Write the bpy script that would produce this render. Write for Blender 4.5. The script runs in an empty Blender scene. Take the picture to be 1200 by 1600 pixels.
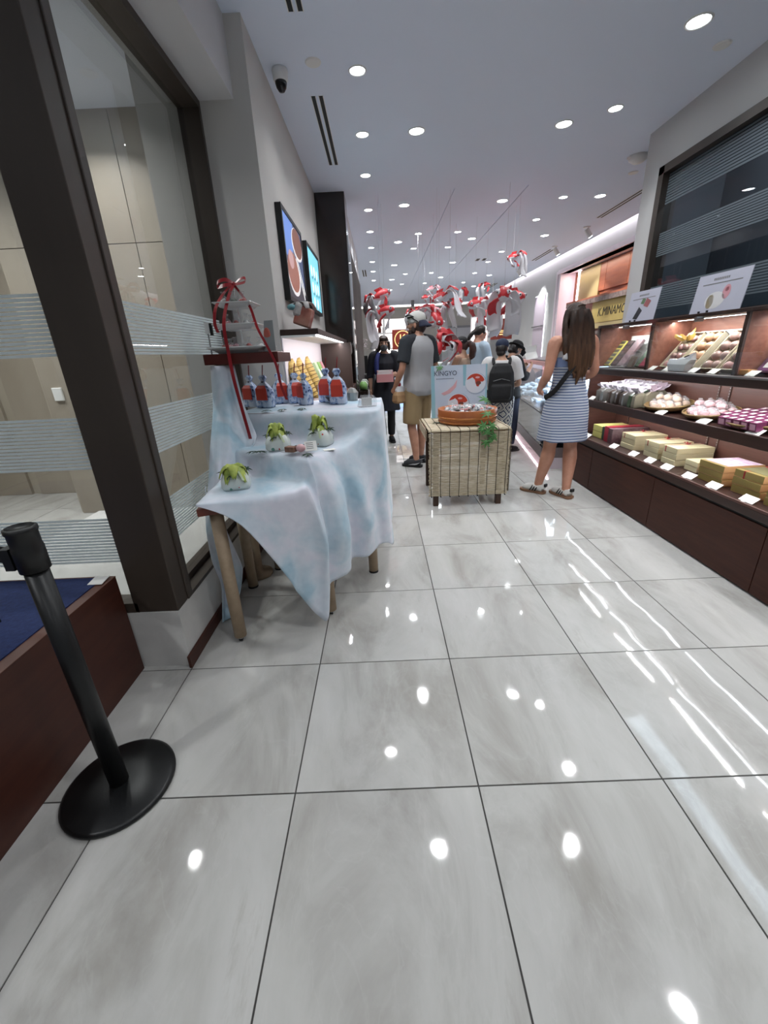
import bpy, bmesh, math, random
from mathutils import Vector, Matrix, noise
random.seed(7)
PI = math.pi
S = bpy.context.scene
COL = S.collection
# ---------------- camera ----------------
cd = bpy.data.cameras.new('camera'); cam = bpy.data.objects.new('camera', cd); COL.objects.link(cam)
cd.sensor_fit = 'VERTICAL'; cd.sensor_height = 36.0; cd.lens = 36.0 * 640.9 / 1600; cd.clip_start = .02
_A = Vector((0.99907678, -0.01042679, -0.04167568)); _B = Vector((0.04263003, 0.36066467, 0.93172082)); _C = Vector((-0.00531609, 0.93263727, -0.36077619))
cam.matrix_world = Matrix(((_A.x, _B.x, -_C.x, 0), (_A.y, _B.y, -_C.y, 0), (_A.z, _B.z, -_C.z, 1.3322), (0, 0, 0, 1)))
S.camera = cam
# ---------------- world, exposure ----------------
W = bpy.data.worlds.new('world'); S.world = W; W.use_nodes = True
W.node_tree.nodes['Background'].inputs[0].default_value = (.62, .66, .72, 1)
W.node_tree.nodes['Background'].inputs[1].default_value = .24
S.view_settings.view_transform = 'Standard'; S.view_settings.look = 'None'; S.view_settings.gamma = 1
S.view_settings.use_curve_mapping = False
S.view_settings.exposure = 0.32
S.cycles.use_denoising = True
S.cycles.max_bounces = 9; S.cycles.diffuse_bounces = 4; S.cycles.glossy_bounces = 4; S.cycles.transparent_max_bounces = 16
S.cycles.caustics_reflective = False; S.cycles.caustics_refractive = False; S.cycles.sample_clamp_indirect = 4
DOWN_W = 5.2          # watts of one ceiling downlight
# ---------------- materials ----------------
def C(h, a=1):
    h = h.lstrip('#'); h = h if len(h) == 6 else ''.join(c * 2 for c in h); r = []
    for i in (0, 2, 4):
        c = int(h[i:i+2], 16) / 255
        r.append(c / 12.92 if c <= .04045 else ((c + .055) / 1.055) ** 2.4)
    return (r[0], r[1], r[2], a)
MATS = {}
def M(name, col, rough=.5, metal=0, emit=0, ecol=None, col2=None, nscale=8, stretch=(1, 1, 1), bump=0, bscale=60, coat=0, trans=0, spec=.5, ramp=(.35, .65), obj_random=False, alpha=1):
    if name in MATS: return MATS[name]
    m = bpy.data.materials.new(name); m.use_nodes = True; nt = m.node_tree; N = nt.nodes; L = nt.links
    b = N['Principled BSDF']; c1 = C(col) if isinstance(col, str) else col
    b.inputs['Base Color'].default_value = c1; b.inputs['Roughness'].default_value = rough; b.inputs['Metallic'].default_value = metal
    b.inputs['Coat Weight'].default_value = coat; b.inputs['Coat Roughness'].default_value = .08
    b.inputs['Transmission Weight'].default_value = trans; b.inputs['Specular IOR Level'].default_value = spec; b.inputs['Alpha'].default_value = alpha
    if emit:
        b.inputs['Emission Color'].default_value = C(ecol) if ecol else c1; b.inputs['Emission Strength'].default_value = emit
    if col2 or bump:
        tc = N.new('ShaderNodeTexCoord'); mp = N.new('ShaderNodeMapping'); mp.inputs['Scale'].default_value = stretch
        L.new(tc.outputs['Object'], mp.inputs['Vector'])
        if obj_random:
            oi = N.new('ShaderNodeObjectInfo'); mu = N.new('ShaderNodeVectorMath'); mu.operation = 'SCALE'; mu.inputs[0].default_value = (37, 53, 11)
            L.new(oi.outputs['Random'], mu.inputs['Scale']); ad = N.new('ShaderNodeVectorMath'); ad.operation = 'ADD'
            L.new(mp.outputs[0], ad.inputs[0]); L.new(mu.outputs[0], ad.inputs[1]); vec = ad.outputs[0]
        else: vec = mp.outputs[0]
    if col2:
        nz = N.new('ShaderNodeTexNoise'); nz.inputs['Scale'].default_value = nscale; nz.inputs['Detail'].default_value = 6; nz.inputs['Roughness'].default_value = .6
        L.new(vec, nz.inputs['Vector']); cr = N.new('ShaderNodeValToRGB')
        cr.color_ramp.elements[0].position = ramp[0]; cr.color_ramp.elements[1].position = ramp[1]
        cr.color_ramp.elements[0].color = c1; cr.color_ramp.elements[1].color = C(col2) if isinstance(col2, str) else col2
        L.new(nz.outputs['Fac'], cr.inputs['Fac']); L.new(cr.outputs[0], b.inputs['Base Color'])
        if emit and not ecol: L.new(cr.outputs[0], b.inputs['Emission Color'])
    if bump:
        n2 = N.new('ShaderNodeTexNoise'); n2.inputs['Scale'].default_value = bscale; n2.inputs['Detail'].default_value = 4
        L.new(vec, n2.inputs['Vector']); bp = N.new('ShaderNodeBump'); bp.inputs['Strength'].default_value = bump; bp.inputs['Distance'].default_value = .01
        L.new(n2.outputs['Fac'], bp.inputs['Height']); L.new(bp.outputs[0], b.inputs['Normal'])
    MATS[name] = m; return m
def glass(name, tint=(1, 1, 1, 1), rough=.0, ior=1.45, haze=0.0):
    if name in MATS: return MATS[name]
    m = bpy.data.materials.new(name); m.use_nodes = True; nt = m.node_tree; N = nt.nodes; L = nt.links; N.clear()
    o = N.new('ShaderNodeOutputMaterial'); t = N.new('ShaderNodeBsdfTransparent'); t.inputs[0].default_value = tint
    g = N.new('ShaderNodeBsdfGlossy'); g.inputs['Roughness'].default_value = rough
    w = N.new('ShaderNodeLayerWeight'); w.inputs[0].default_value = .5; pw = N.new('ShaderNodeMath'); pw.operation = 'POWER'; pw.inputs[1].default_value = 4.5; L.new(w.outputs['Facing'], pw.inputs[0])
    f = N.new('ShaderNodeMapRange'); r0 = ((ior - 1) / (ior + 1)) ** 2; f.inputs[3].default_value = r0; f.inputs[4].default_value = .95; L.new(pw.outputs[0], f.inputs[0])
    mx = N.new('ShaderNodeMixShader'); L.new(f.outputs[0], mx.inputs[0]); L.new(t.outputs[0], mx.inputs[1]); L.new(g.outputs[0], mx.inputs[2])
    out = mx.outputs[0]
    if haze:
        d = N.new('ShaderNodeBsdfDiffuse'); d.inputs[0].default_value = (.8, .82, .85, 1); m2 = N.new('ShaderNodeMixShader'); m2.inputs[0].default_value = haze
        L.new(out, m2.inputs[1]); L.new(d.outputs[0], m2.inputs[2]); out = m2.outputs[0]
    L.new(out, o.inputs[0]); MATS[name] = m; return m
# ---------------- geometry ----------------
def ring(c, u, v, a, b, n, ph=0):
    return [c + u * (a * math.cos(2 * PI * i / n + ph)) + v * (b * math.sin(2 * PI * i / n + ph)) for i in range(n)]
def loft(rings, cap=True, closed=True):
    n = len(rings[0]); v = [p for r in rings for p in r]; f = []
    for k in range(len(rings) - 1):
        for i in range(n if closed else n - 1):
            j = (i + 1) % n; f.append((k * n + i, k * n + j, (k + 1) * n + j, (k + 1) * n + i))
    if cap and closed:
        f.append(tuple(range(n - 1, -1, -1))); f.append(tuple((len(rings) - 1) * n + i for i in range(n)))
    return v, f
def crv(pts, k=4):
    """points of a smooth path through pts (Catmull-Rom); each pt may be any-length tuple"""
    P = [tuple(p) for p in pts]; out = []
    if len(P) < 3: k = max(k, 1)
    for i in range(len(P) - 1):
        p0 = P[max(i - 1, 0)]; p1 = P[i]; p2 = P[i + 1]; p3 = P[min(i + 2, len(P) - 1)]
        for s in range(k):
            t = s / k; t2 = t * t; t3 = t2 * t
            out.append(tuple(.5 * ((2 * b) + (-a + c) * t + (2 * a - 5 * b + 4 * c - d) * t2 + (-a + 3 * b - 3 * c + d) * t3) for a, b, c, d in zip(p0, p1, p2, p3)))
    out.append(P[-1]); return out
def tube(path, rad, n=8, flat=1.0, up=(0, 0, 1), cap=True):
    """tube along path; rad a number or one per point; flat squeezes the second axis"""
    P = [Vector(p) for p in path]; R = [rad] * len(P) if isinstance(rad, (int, float)) else list(rad)
    rings = []; u = None
    for i, p in enumerate(P):
        t = (P[min(i + 1, len(P) - 1)] - P[max(i - 1, 0)])
        t = t.normalized() if t.length > 1e-9 else Vector((0, 0, 1))
        if u is None:
            h = Vector(up); h = h if abs(t.dot(h.normalized())) < .95 else Vector((0, 1, 0)) if abs(t.y) < .9 else Vector((1, 0, 0))
            u = t.cross(h).normalized()
        else:
            u = (u - t * u.dot(t)); u = u.normalized() if u.length > 1e-6 else t.orthogonal().normalized()
        w = u.cross(t).normalized()
        rings.append(ring(p, u, w, R[i], R[i] * flat, n))
    v, f = loft(rings, cap); return v, [tuple(reversed(q)) for q in f]
def ell(c, r, nu=12, nv=8):
    c = Vector(c); rings = []
    for k in range(1, nv):
        a = PI * k / nv; rings.append([c + Vector((r[0] * math.sin(a) * math.cos(2 * PI * i / nu), r[1] * math.sin(a) * math.sin(2 * PI * i / nu), -r[2] * math.cos(a))) for i in range(nu)])
    v, f = loft(rings, False); b = len(v); v = v + [c - Vector((0, 0, r[2])), c + Vector((0, 0, r[2]))]
    for i in range(nu):
        f.append((b, (i + 1) % nu, i)); f.append((b + 1, (nv - 2) * nu + i, (nv - 2) * nu + (i + 1) % nu))
    return v, f
def lathe(prof, n=16, c=(0, 0, 0)):
    c = Vector(c); rings = [[c + Vector((r * math.cos(2 * PI * i / n), r * math.sin(2 * PI * i / n), z)) for i in range(n)] for r, z in prof]
    return loft(rings)
def rod(a, b, r, n=8): return tube([a, b], r, n)
class G:
    """collects shapes and links them as ONE mesh object"""
    def __init__(s): s.v = []; s.f = []; s.m = []
    def add(s, vf, mi=0, T=None):
        v, f = vf; o = len(s.v); s.v += [T @ Vector(p) if T else Vector(p) for p in v]
        for q in f: s.f.append(tuple(i + o for i in q)); s.m.append(mi)
        return s
    def box(s, x0, x1, y0, y1, z0, z1, mi=0, T=None):
        v = [Vector((x, y, z)) for z in (z0, z1) for y in (y0, y1) for x in (x0, x1)]
        return s.add((v, [(0, 2, 3, 1), (4, 5, 7, 6), (0, 1, 5, 4), (2, 6, 7, 3), (0, 4, 6, 2), (1, 3, 7, 5)]), mi, T)
    def prism(s, poly, z0, z1, mi=0, T=None):
        n = len(poly); v = [Vector((p[0], p[1], z0)) for p in poly] + [Vector((p[0], p[1], z1)) for p in poly]
        f = [tuple(range(n - 1, -1, -1)), tuple(range(n, 2 * n))] + [(i, (i + 1) % n, n + (i + 1) % n, n + i) for i in range(n)]
        return s.add((v, f), mi, T)
    def tube(s, *a, mi=0, T=None, **k): return s.add(tube(*a, **k), mi, T)
    def ell(s, *a, mi=0, T=None, **k): return s.add(ell(*a, **k), mi, T)
    def lathe(s, *a, mi=0, T=None, **k): return s.add(lathe(*a, **k), mi, T)
    def sheet(s, rows, th=.002, mi=0, T=None):
        """thin two-sided sheet from rows of points"""
        nr, nc = len(rows), len(rows[0]); P = [[Vector(p) for p in r] for r in rows]
        N = []
        for i in range(nr):
            q = []
            for j in range(nc):
                a = P[min(i + 1, nr - 1)][j] - P[max(i - 1, 0)][j]; b = P[i][min(j + 1, nc - 1)] - P[i][max(j - 1, 0)]
                c = a.cross(b); q.append(c.normalized() * th / 2 if c.length > 1e-12 else Vector((0, 0, th / 2)))
            N.append(q)
        v = [P[i][j] + N[i][j] for i in range(nr) for j in range(nc)] + [P[i][j] - N[i][j] for i in range(nr) for j in range(nc)]
        o = nr * nc; f = []
        for i in range(nr - 1):
            for j in range(nc - 1):
                a, b, c, d = i * nc + j, i * nc + j + 1, (i + 1) * nc + j + 1, (i + 1) * nc + j
                f.append((d, c, b, a)); f.append((o + a, o + b, o + c, o + d))
        rim = [(0, j) for j in range(nc)] + [(i, nc - 1) for i in range(1, nr)] + [(nr - 1, j) for j in range(nc - 2, -1, -1)] + [(i, 0) for i in range(nr - 2, 0, -1)]
        ids = [i * nc + j for i, j in rim]
        for k in range(len(ids)):
            a, b = ids[k], ids[(k + 1) % len(ids)]; f.append((a, b, o + b, o + a))
        return s.add((v, f), mi, T)
    def mesh(s, name, mats, smooth=False):
        me = bpy.data.meshes.new(name); me.from_pydata([tuple(p) for p in s.v], [], s.f)
        for m in (mats if isinstance(mats, (list, tuple)) else [mats]): me.materials.append(m)
        me.polygons.foreach_set('material_index', s.m)
        if smooth: me.polygons.foreach_set('use_smooth', [True] * len(s.f))
        me.update(); return me
    def obj(s, name, mats, parent=None, smooth=False, bevel=0, loc=None, rotz=0):
        return link(name, s.mesh(name, mats, smooth), parent, bevel, loc, rotz)
def link(name, me, parent=None, bevel=0, loc=None, rotz=0):
    o = bpy.data.objects.new(name, me); COL.objects.link(o)
    if parent: o.parent = parent
    if loc: o.location = loc
    if rotz: o.rotation_euler.z = rotz
    if bevel:
        b = o.modifiers.new('bevel', 'BEVEL'); b.width = bevel; b.segments = 2; b.limit_method = 'ANGLE'
    return o
def tag(o, label=None, cat=None, group=None, kind=None):
    if label: o['label'] = label
    if cat: o['category'] = cat
    if group: o['group'] = group
    if kind: o['kind'] = kind
    return o
def thing(name, label, cat, loc=(0, 0, 0), rotz=0, group=None):
    o = bpy.data.objects.new(name, None); COL.objects.link(o); o.location = loc; o.rotation_euler.z = rotz; o.empty_display_size = .05
    return tag(o, label, cat, group)
def dup(o, loc=None, rotz=None, label=None, group=None, parent=None):
    c = o.copy(); COL.objects.link(c)
    if parent: c.parent = parent
    if loc is not None: c.location = loc
    if rotz is not None: c.rotation_euler.z = rotz
    if label: c['label'] = label
    if group: c['group'] = group
    for ch in list(o.children): dup(ch, parent=c)
    return c
def struct(g, name, mats, parent=None, **k):
    o = g.obj(name, mats, parent, **k)
    if not parent: o['kind'] = 'structure'
    return o
def text(s, name, mat, parent, size, T, depth=.001, shear=0, sx=1):
    cu = bpy.data.curves.new(name, 'FONT'); cu.body = s; cu.size = size; cu.extrude = depth; cu.align_x = 'CENTER'; cu.align_y = 'CENTER'; cu.shear = shear; cu.resolution_u = 3
    t = bpy.data.objects.new(name + '_src', cu); COL.objects.link(t); bpy.context.view_layer.update()
    me = bpy.data.meshes.new_from_object(t); bpy.data.objects.remove(t); bpy.data.curves.remove(cu)
    me.transform(T @ Matrix.Diagonal((sx, 1, 1, 1))); me.materials.clear(); me.materials.append(mat); me.name = name
    return link(name, me, parent)
def solid(parts, vox=.009, smooth=3, wob=0, wscale=6, wst=(1, 1, 1)):
    """one continuous skin around overlapping closed shapes"""
    g = G()
    for p in parts: g.add(p)
    me = g.mesh('tmp', []) if False else bpy.data.meshes.new('tmp'); me.from_pydata([tuple(p) for p in g.v], [], g.f)
    o = bpy.data.objects.new('tmp', me); COL.objects.link(o)
    r = o.modifiers.new('r', 'REMESH'); r.mode = 'VOXEL'; r.voxel_size = vox
    if smooth: q = o.modifiers.new('s', 'SMOOTH'); q.factor = .5; q.iterations = smooth
    dg = bpy.context.evaluated_depsgraph_get(); dg.update(); r = bpy.data.meshes.new_from_object(o.evaluated_get(dg))
    bpy.data.objects.remove(o); bpy.data.meshes.remove(me)
    if wob:
        nn = [v.normal.copy() for v in r.vertices]
        for v, nv in zip(r.vertices, nn):
            p = Vector((v.co.x * wst[0], v.co.y * wst[1], v.co.z * wst[2])) * wscale
            v.co += nv * (noise.noise(p) * wob + noise.noise(p * 2.3) * wob * .4)
    r.polygons.foreach_set('use_smooth', [True] * len(r.polygons)); r.update(); return r
def area(name, loc, size, power, rot=(0, 0, 0), col=(1, 1, 1), shape='RECTANGLE', sy=None, spread=None):
    l = bpy.data.lights.new(name, 'AREA'); l.energy = power; l.color = col; l.shape = shape; l.size = size
    if sy: l.size_y = sy
    if spread: l.spread = spread
    o = bpy.data.objects.new(name, l); COL.objects.link(o); o.location = loc; o.rotation_euler = rot; return o
R4 = lambda a, b, c: Matrix.Translation((a, b, c))
RZ = lambda a: Matrix.Rotation(a, 4, 'Z')
RX = lambda a: Matrix.Rotation(a, 4, 'X')
RY = lambda a: Matrix.Rotation(a, 4, 'Y')
# ---------------- shared materials ----------------
paint = M('white_paint', '#c9c8ca', .7)
paint_warm = M('warm_white_paint', '#c6c3bf', .75)
ceil_m = M('ceiling_paint', '#e2ebfb', .8)
cove_m = M('cove_paint', '#dcd7e2', .7)
bronze = M('dark_bronze', '#3b332d', .42, .15, col2='#453c35', nscale=3, stretch=(1, 1, .2))
black = M('black_plastic', '#0c0c0d', .45)
blackm = M('black_metal', '#121314', .38, .2, bump=.05, bscale=300)
chrome = M('chrome', '#c8c8c8', .15, 1)
wood_dk = M('dark_walnut', '#361b14', .5, col2='#45251b', nscale=5, stretch=(1.2, .6, 8), ramp=(.3, .7), spec=.25)
wood_red = M('mahogany', '#3d1e17', .42, col2='#4a281d', nscale=4, stretch=(6, .5, 6), ramp=(.3, .75), spec=.35)
wood_case = M('case_wood', '#8f5f4e', .5, col2='#7b4c3e', nscale=5, stretch=(6, .7, 6))
wood_mid = M('shelf_back_wood', '#4a2c26', .45, col2='#57362d', nscale=5, stretch=(1, .5, 9))
lip_m = M('shelf_edge', '#2a1713', .4, col2='#36201a', nscale=5, stretch=(6, .5, 6))
steel = M('brushed_steel', '#8f8f90', .35, .9)
white = M('white_plastic', '#e4e4e2', .45)
card_m = M('white_card', '#ecebe6', .6)
marble_w = M('white_marble', '#d4d3d0', .35, col2='#c0bfbd', nscale=3, stretch=(1, 1, 1), ramp=(.4, .7))
stone = M('beige_stone', '#a69d90', .45, col2='#958b7d', nscale=2.5, stretch=(1, 1, .35), ramp=(.3, .75), obj_random=True)
stone_lt = M('pale_stone', '#b2aa9c', .4, col2='#a39a8b', nscale=3, ramp=(.3, .75))
grout = M('grout', '#403e3c', .8)
led = M('led_strip', '#ffffff', .5, emit=26, ecol='#f2f6ff')
led_pink = M('led_strip_pink', '#ffffff', .5, emit=8, ecol='#ffe4ee')
lamp_m = M('lamp_glow', '#ffffff', .5, emit=30, ecol='#f3fbff')
clear = glass('clear_glass', (.97, .985, .98, 1), 0)
tinted = glass('window_glass', (.78, .79, .78, 1), 0, 1.55)
dark_glass = glass('dark_window_glass', (.62, .66, .69, 1), 0, 1.5)
acryl = glass('acrylic', (.97, .97, .97, 1), .02, 1.4, .06)
film = M('frosted_film', '#e4eaec', .55)
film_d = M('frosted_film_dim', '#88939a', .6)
for fm_ in (film, film_d):     # thin translucent film
    nt_ = fm_.node_tree; tr_ = nt_.nodes.new('ShaderNodeBsdfTranslucent'); tr_.inputs[0].default_value = nt_.nodes['Principled BSDF'].inputs['Base Color'].default_value; mx_ = nt_.nodes.new('ShaderNodeMixShader'); mx_.inputs[0].default_value = .55
    nt_.links.new(nt_.nodes['Principled BSDF'].outputs[0], mx_.inputs[1]); nt_.links.new(tr_.outputs[0], mx_.inputs[2]); nt_.links.new(mx_.outputs[0], nt_.nodes['Material Output'].inputs[0])
slot = M('vent_black', '#050506', .6)
# floor tile: polished pale marble, gently uneven so that lamps waver in it
def tile_mat():
    m = bpy.data.materials.new('polished_marble_tile'); m.use_nodes = True; nt = m.node_tree; N = nt.nodes; L = nt.links; b = N['Principled BSDF']
    ge = N.new('ShaderNodeNewGeometry'); oi = N.new('ShaderNodeObjectInfo')
    sc = N.new('ShaderNodeVectorMath'); sc.operation = 'SCALE'; sc.inputs[0].default_value = (17, 29, 5); L.new(oi.outputs['Random'], sc.inputs['Scale'])
    ad = N.new('ShaderNodeVectorMath'); ad.operation = 'ADD'; L.new(ge.outputs['Position'], ad.inputs[0]); L.new(sc.outputs[0], ad.inputs[1])
    mp = N.new('ShaderNodeMapping'); mp.inputs['Rotation'].default_value = (0, 0, .6); mp.inputs['Scale'].default_value = (1.6, .7, 1); L.new(ad.outputs[0], mp.inputs['Vector'])
    n1 = N.new('ShaderNodeTexNoise'); n1.inputs['Scale'].default_value = 2.2; n1.inputs['Detail'].default_value = 8; n1.inputs['Roughness'].default_value = .62; n1.inputs['Distortion'].default_value = .6
    L.new(mp.outputs[0], n1.inputs['Vector'])
    r = N.new('ShaderNodeValToRGB'); e = r.color_ramp.elements
    e[0].position = .28; e[0].color = C('#98958f'); e[1].position = .72; e[1].color = C('#c2c1be')
    x = e.new(.5); x.color = C('#b6b5b1')
    L.new(n1.outputs['Fac'], r.inputs['Fac'])
    # thin pale veins and faint rusty streaks
    n2 = N.new('ShaderNodeTexNoise'); n2.inputs['Scale'].default_value = 3.1; n2.inputs['Detail'].default_value = 5; n2.inputs['Distortion'].default_value = 1.4; L.new(mp.outputs[0], n2.inputs['Vector'])
    v = N.new('ShaderNodeValToRGB'); q = v.color_ramp.elements; q[0].position = .485; q[0].color = (0, 0, 0, 1); q[1].position = .515; q[1].color = (0, 0, 0, 1); y = q.new(.5); y.color = (.11, .11, .11, 1)
    L.new(n2.outputs['Fac'], v.inputs['Fac'])
    mx = N.new('ShaderNodeMixRGB'); mx.inputs[2].default_value = C('#cbcbc9'); L.new(v.outputs[0], mx.inputs[0]); L.new(r.outputs[0], mx.inputs[1])
    n4 = N.new('ShaderNodeTexNoise'); n4.inputs['Scale'].default_value = 5; n4.inputs['Detail'].default_value = 7; n4.inputs['Roughness'].default_value = .7
    m4 = N.new('ShaderNodeMapping'); m4.inputs['Scale'].default_value = (2.2, .5, 1); m4.inputs['Rotation'].default_value = (0, 0, -.35); L.new(ad.outputs[0], m4.inputs['Vector']); L.new(m4.outputs[0], n4.inputs['Vector'])
    r4 = N.new('ShaderNodeValToRGB'); r4.color_ramp.elements[0].position = .62; r4.color_ramp.elements[1].position = .78; r4.color_ramp.elements[0].color = (0, 0, 0, 1); r4.color_ramp.elements[1].color = (.5, .5, .5, 1); L.new(n4.outputs['Fac'], r4.inputs['Fac'])
    mx2 = N.new('ShaderNodeMixRGB'); mx2.inputs[2].default_value = C('#8f8880'); L.new(r4.outputs[0], mx2.inputs[0]); L.new(mx.outputs[0], mx2.inputs[1])
    L.new(mx2.outputs[0], b.inputs['Base Color'])
    b.inputs['Roughness'].default_value = .045; b.inputs['Specular IOR Level'].default_value = .5
    n3 = N.new('ShaderNodeTexNoise'); n3.inputs['Scale'].default_value = 3.4; n3.inputs['Detail'].default_value = 1; L.new(ad.outputs[0], n3.inputs['Vector'])
    bp = N.new('ShaderNodeBump'); bp.inputs['Strength'].default_value = 1; bp.inputs['Distance'].default_value = .0021; L.new(n3.outputs['Fac'], bp.inputs['Height']); L.new(bp.outputs[0], b.inputs['Normal'])
    return m
tile_m = tile_mat()
# ---------------- floor ----------------
T = .6; X0 = -1.561 * T; Y0 = 1.5415 * T
fl = G().box(-4.6, 4.6, -3, 18, -.06, -.0035); floor = struct(fl, 'floor', grout)
tg = G().box(.0026, T - .0026, .0026, T - .0026, -.012, 0)
tile_me = tg.mesh('tile', tile_m)
for j in range(-4, 13):
    for i in range(-3, 8):
        o = link('tile', tile_me, floor); o.location = (X0 + i * T, Y0 + j * T, 0)
rest = G()
for j in range(-7, 29):
    for i in range(-6, 10):
        if -4 <= j < 13 and -3 <= i < 8: continue
        x, y = X0 + i * T, Y0 + j * T
        if y + T > 17.7 or y < -3: continue
        rest.box(x + .0026, x + T - .0026, y + .0026, y + T - .0026, -.012, 0)
tag(rest.obj('tiling', tile_m, floor), kind='stuff')
# ---------------- ceiling ----------------
ZC = 3.03; XR = 3.76
g = G()
xs = [-4.6, .055, .065, .921, .931, 1.755, 1.765, XR]           # the ceiling boards leave three thin joints
for a, b in zip(xs[::2], xs[1::2]): g.box(a, b, 5.62, 17.8, ZC, ZC + .08)
g.box(-4.6, XR, -3, 5.62, ZC, ZC + .08); g.box(-4.6, XR, 5.62, 17.8, ZC + .012, ZC + .09)
struct(g, 'ceiling', ceil_m)
# ---------------- left side ----------------
g = G().box(-1.3, -.655, 2.96, 5.55, 0, ZC)
struct(g, 'wall_left', paint_warm)
g = G().box(-1.12, -.749, -1.2, 2.96, 2.681, ZC); struct(g, 'trim_1', paint)          # header above the shop window
g = G().box(-2.2, -.945, 1.555, 2.96, 0, .297); struct(g, 'trim_2', marble_w)           # marble kerb under the windows
g = G().box(-.945, -.933, 1.53, 2.96, .003, .066); struct(g, 'baseboard_left', wood_red)
# window with a corner post, frames and two panes
wn = G().box(-1.138, -.945, 1.56, 1.66, .297, ZC); wn.box(-1.16, -1.125, 1.60, 1.70, .297, ZC); wn.box(-.985, -.938, 1.655, 1.70, .297, 2.66)
win1 = struct(wn, 'window_1', bronze, bevel=.004)
G().box(-1.06, -.94, 2.93, 2.962, .297, 2.68).obj('jamb', bronze, win1)
G().box(-1.06, -.94, 1.70, 2.93, 2.643, 2.681).obj('head_rail', bronze, win1)
G().box(-1.06, -.94, 1.70, 2.93, .297, .315).box(-1.06, -1.00, 1.70, 2.93, .315, .345).obj('sill', bronze, win1)
G().box(-1.036, -1.028, 1.69, 2.935, .31, 2.65).obj('pane', tinted, win1)
G().box(-2.6, -1.12, 1.56, 1.64, .297, .345).obj('sill', bronze, win1)
G().box(-2.6, -1.12, 1.56, 1.64, 2.643, 2.70).obj('head_rail', bronze, win1)
G().box(-2.6, -1.13, 1.596, 1.604, .34, 2.65).obj('pane', tinted, win1)
def stripes(axis, c0, c1, at, zb, zt, n, m, par, th=.0012, duty=.72):
    g = G(); p = (zt - zb) / n
    for k in range(n):
        z = zb + k * p
        if axis == 'x': g.box(c0, c1, at - th, at, z, z + p * duty)
        else: g.box(at, at + th, c0, c1, z, z + p * duty)
    tag(g.obj('film_stripe', m, par), kind='stuff')
for zb, zt in ((1.37, 1.577), (.95, 1.155), (.535, .742)):
    stripes('x', -2.55, -1.16, 1.5958, zb, zt, 15, film, win1)
    stripes('y', 1.705, 2.93, -1.0278, zb, zt, 15, film, win1)
# room behind the window: stone walls, seen through the glass
back = struct(G().box(-2.95, -1.3, 3.79, 3.9, 0, ZC), 'wall_back_left', stone_lt)
for x0, x1 in ((-2.945, -2.38), (-2.374, -1.86), (-1.854, -1.30)):
    for z0, z1 in ((.002, 2.21), (2.216, 3.03)): G().box(x0, x1, 3.755, 3.79, z0, z1).obj('panel', stone, back)
w2 = struct(G().box(-4.6, -2.95, 4.5, 4.6, 0, ZC), 'wall_far_left', stone_lt)
for x0 in (-4.6, -3.9, -3.3): G().box(x0, x0 + .59, 4.465, 4.5, .002, ZC).obj('panel', stone, w2)
struct(G().box(-2.98, -2.90, 3.79, 4.5, 0, ZC), 'wall_return_left', stone_lt)
struct(G().box(-4.7, -4.6, -3, 4.6, 0, ZC), 'wall_side_left', stone_lt)
# lower plate and alarm on the stone wall
t = tag(G().box(-2.86, -2.78, 3.735, 3.755, 1.06, 1.17).obj('wall_switch', white, bevel=.004), 'white switch plate on the beige stone wall behind the glass', 'switch')
t = tag(G().box(-2.68, -2.60, 3.73, 3.755, .74, .92).obj('socket_plate', M('dark_red', '#3a1a14', .4), bevel=.006), 'dark brown socket plate low on the beige stone wall behind glass', 'socket')
t = thing('handle_bar', 'slim black pull handle on the stone panel beside the post', 'handle', (-2.32, 3.72, .72)); G().box(-.012, .012, -.012, .012, -.06, .1).obj('bar', black, t); G().box(-.008, .008, 0, .035, -.04, -.02).obj('bracket', black, t); G().box(-.008, .008, 0, .035, .06, .08).obj('bracket', black, t)
# ---------------- dark column and panelled wall, left ----------------
colm = M('espresso_panel', '#1d1512', .18, col2='#251b17', nscale=4, stretch=(3, 3, .4), coat=.4)
struct(G().box(-.68, -.32, 5.55, 5.93, 0, ZC), 'column', colm)
struct(G().box(-.70, -.345, 5.93, 9.25, 2.62, ZC), 'trim_3', paint)
cm2 = M('espresso_matte', '#231814', .6, col2='#2b1e19', nscale=4, stretch=(3, 3, .4), spec=.15)
pw = struct(G().box(-.72, -.335, 5.93, 9.2, 0, 2.62), 'wall_panelled_left', cm2)
for k in range(3): G().box(-.335, -.322, 5.94 + k * 1.09, 7.02 + k * 1.09, .95, 2.61).obj('panel', cm2, pw, bevel=.003)
struct(G().box(-2.7, -2.6, 5.5, 17.8, 0, ZC), 'wall_side_far', paint_warm)
# ---------------- right side ----------------
pr = G().box(2.47, 2.62, 4.29, 4.545, 0, ZC); pr.box(2.47, 2.62, -3, 4.29, 2.70, ZC); pr.box(2.47, 2.62, -3, 4.29, 0, 1.48)
struct(pr, 'wall_right', M('right_wall_paint', '#bdbcbb', .75))
win2 = struct(G().box(2.455, 2.60, 4.225, 4.295, 1.48, 2.705).box(2.455, 2.60, -3, 4.295, 2.645, 2.705), 'window_2', bronze)
G().box(2.455, 2.60, -3, 4.23, 1.48, 1.52).obj('sill', bronze, win2)
G().box(2.51, 2.518, -3, 4.235, 1.51, 2.65).obj('pane', dark_glass, win2)
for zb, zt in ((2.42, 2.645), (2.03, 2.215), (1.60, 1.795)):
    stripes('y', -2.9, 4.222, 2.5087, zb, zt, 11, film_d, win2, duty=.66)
struct(G().box(3.15, 3.2, -3, 4.6, 0, ZC), 'wall_behind_window', M('dark_room', '#5d646b', .8))
area('back_room_fill', (2.9, 1.8, 2.98), .3, 40.0, (0, 0, 0), (.9, .95, 1), sy=4)  # unseen fill light, added to lift the dark pane and its stripes
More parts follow.
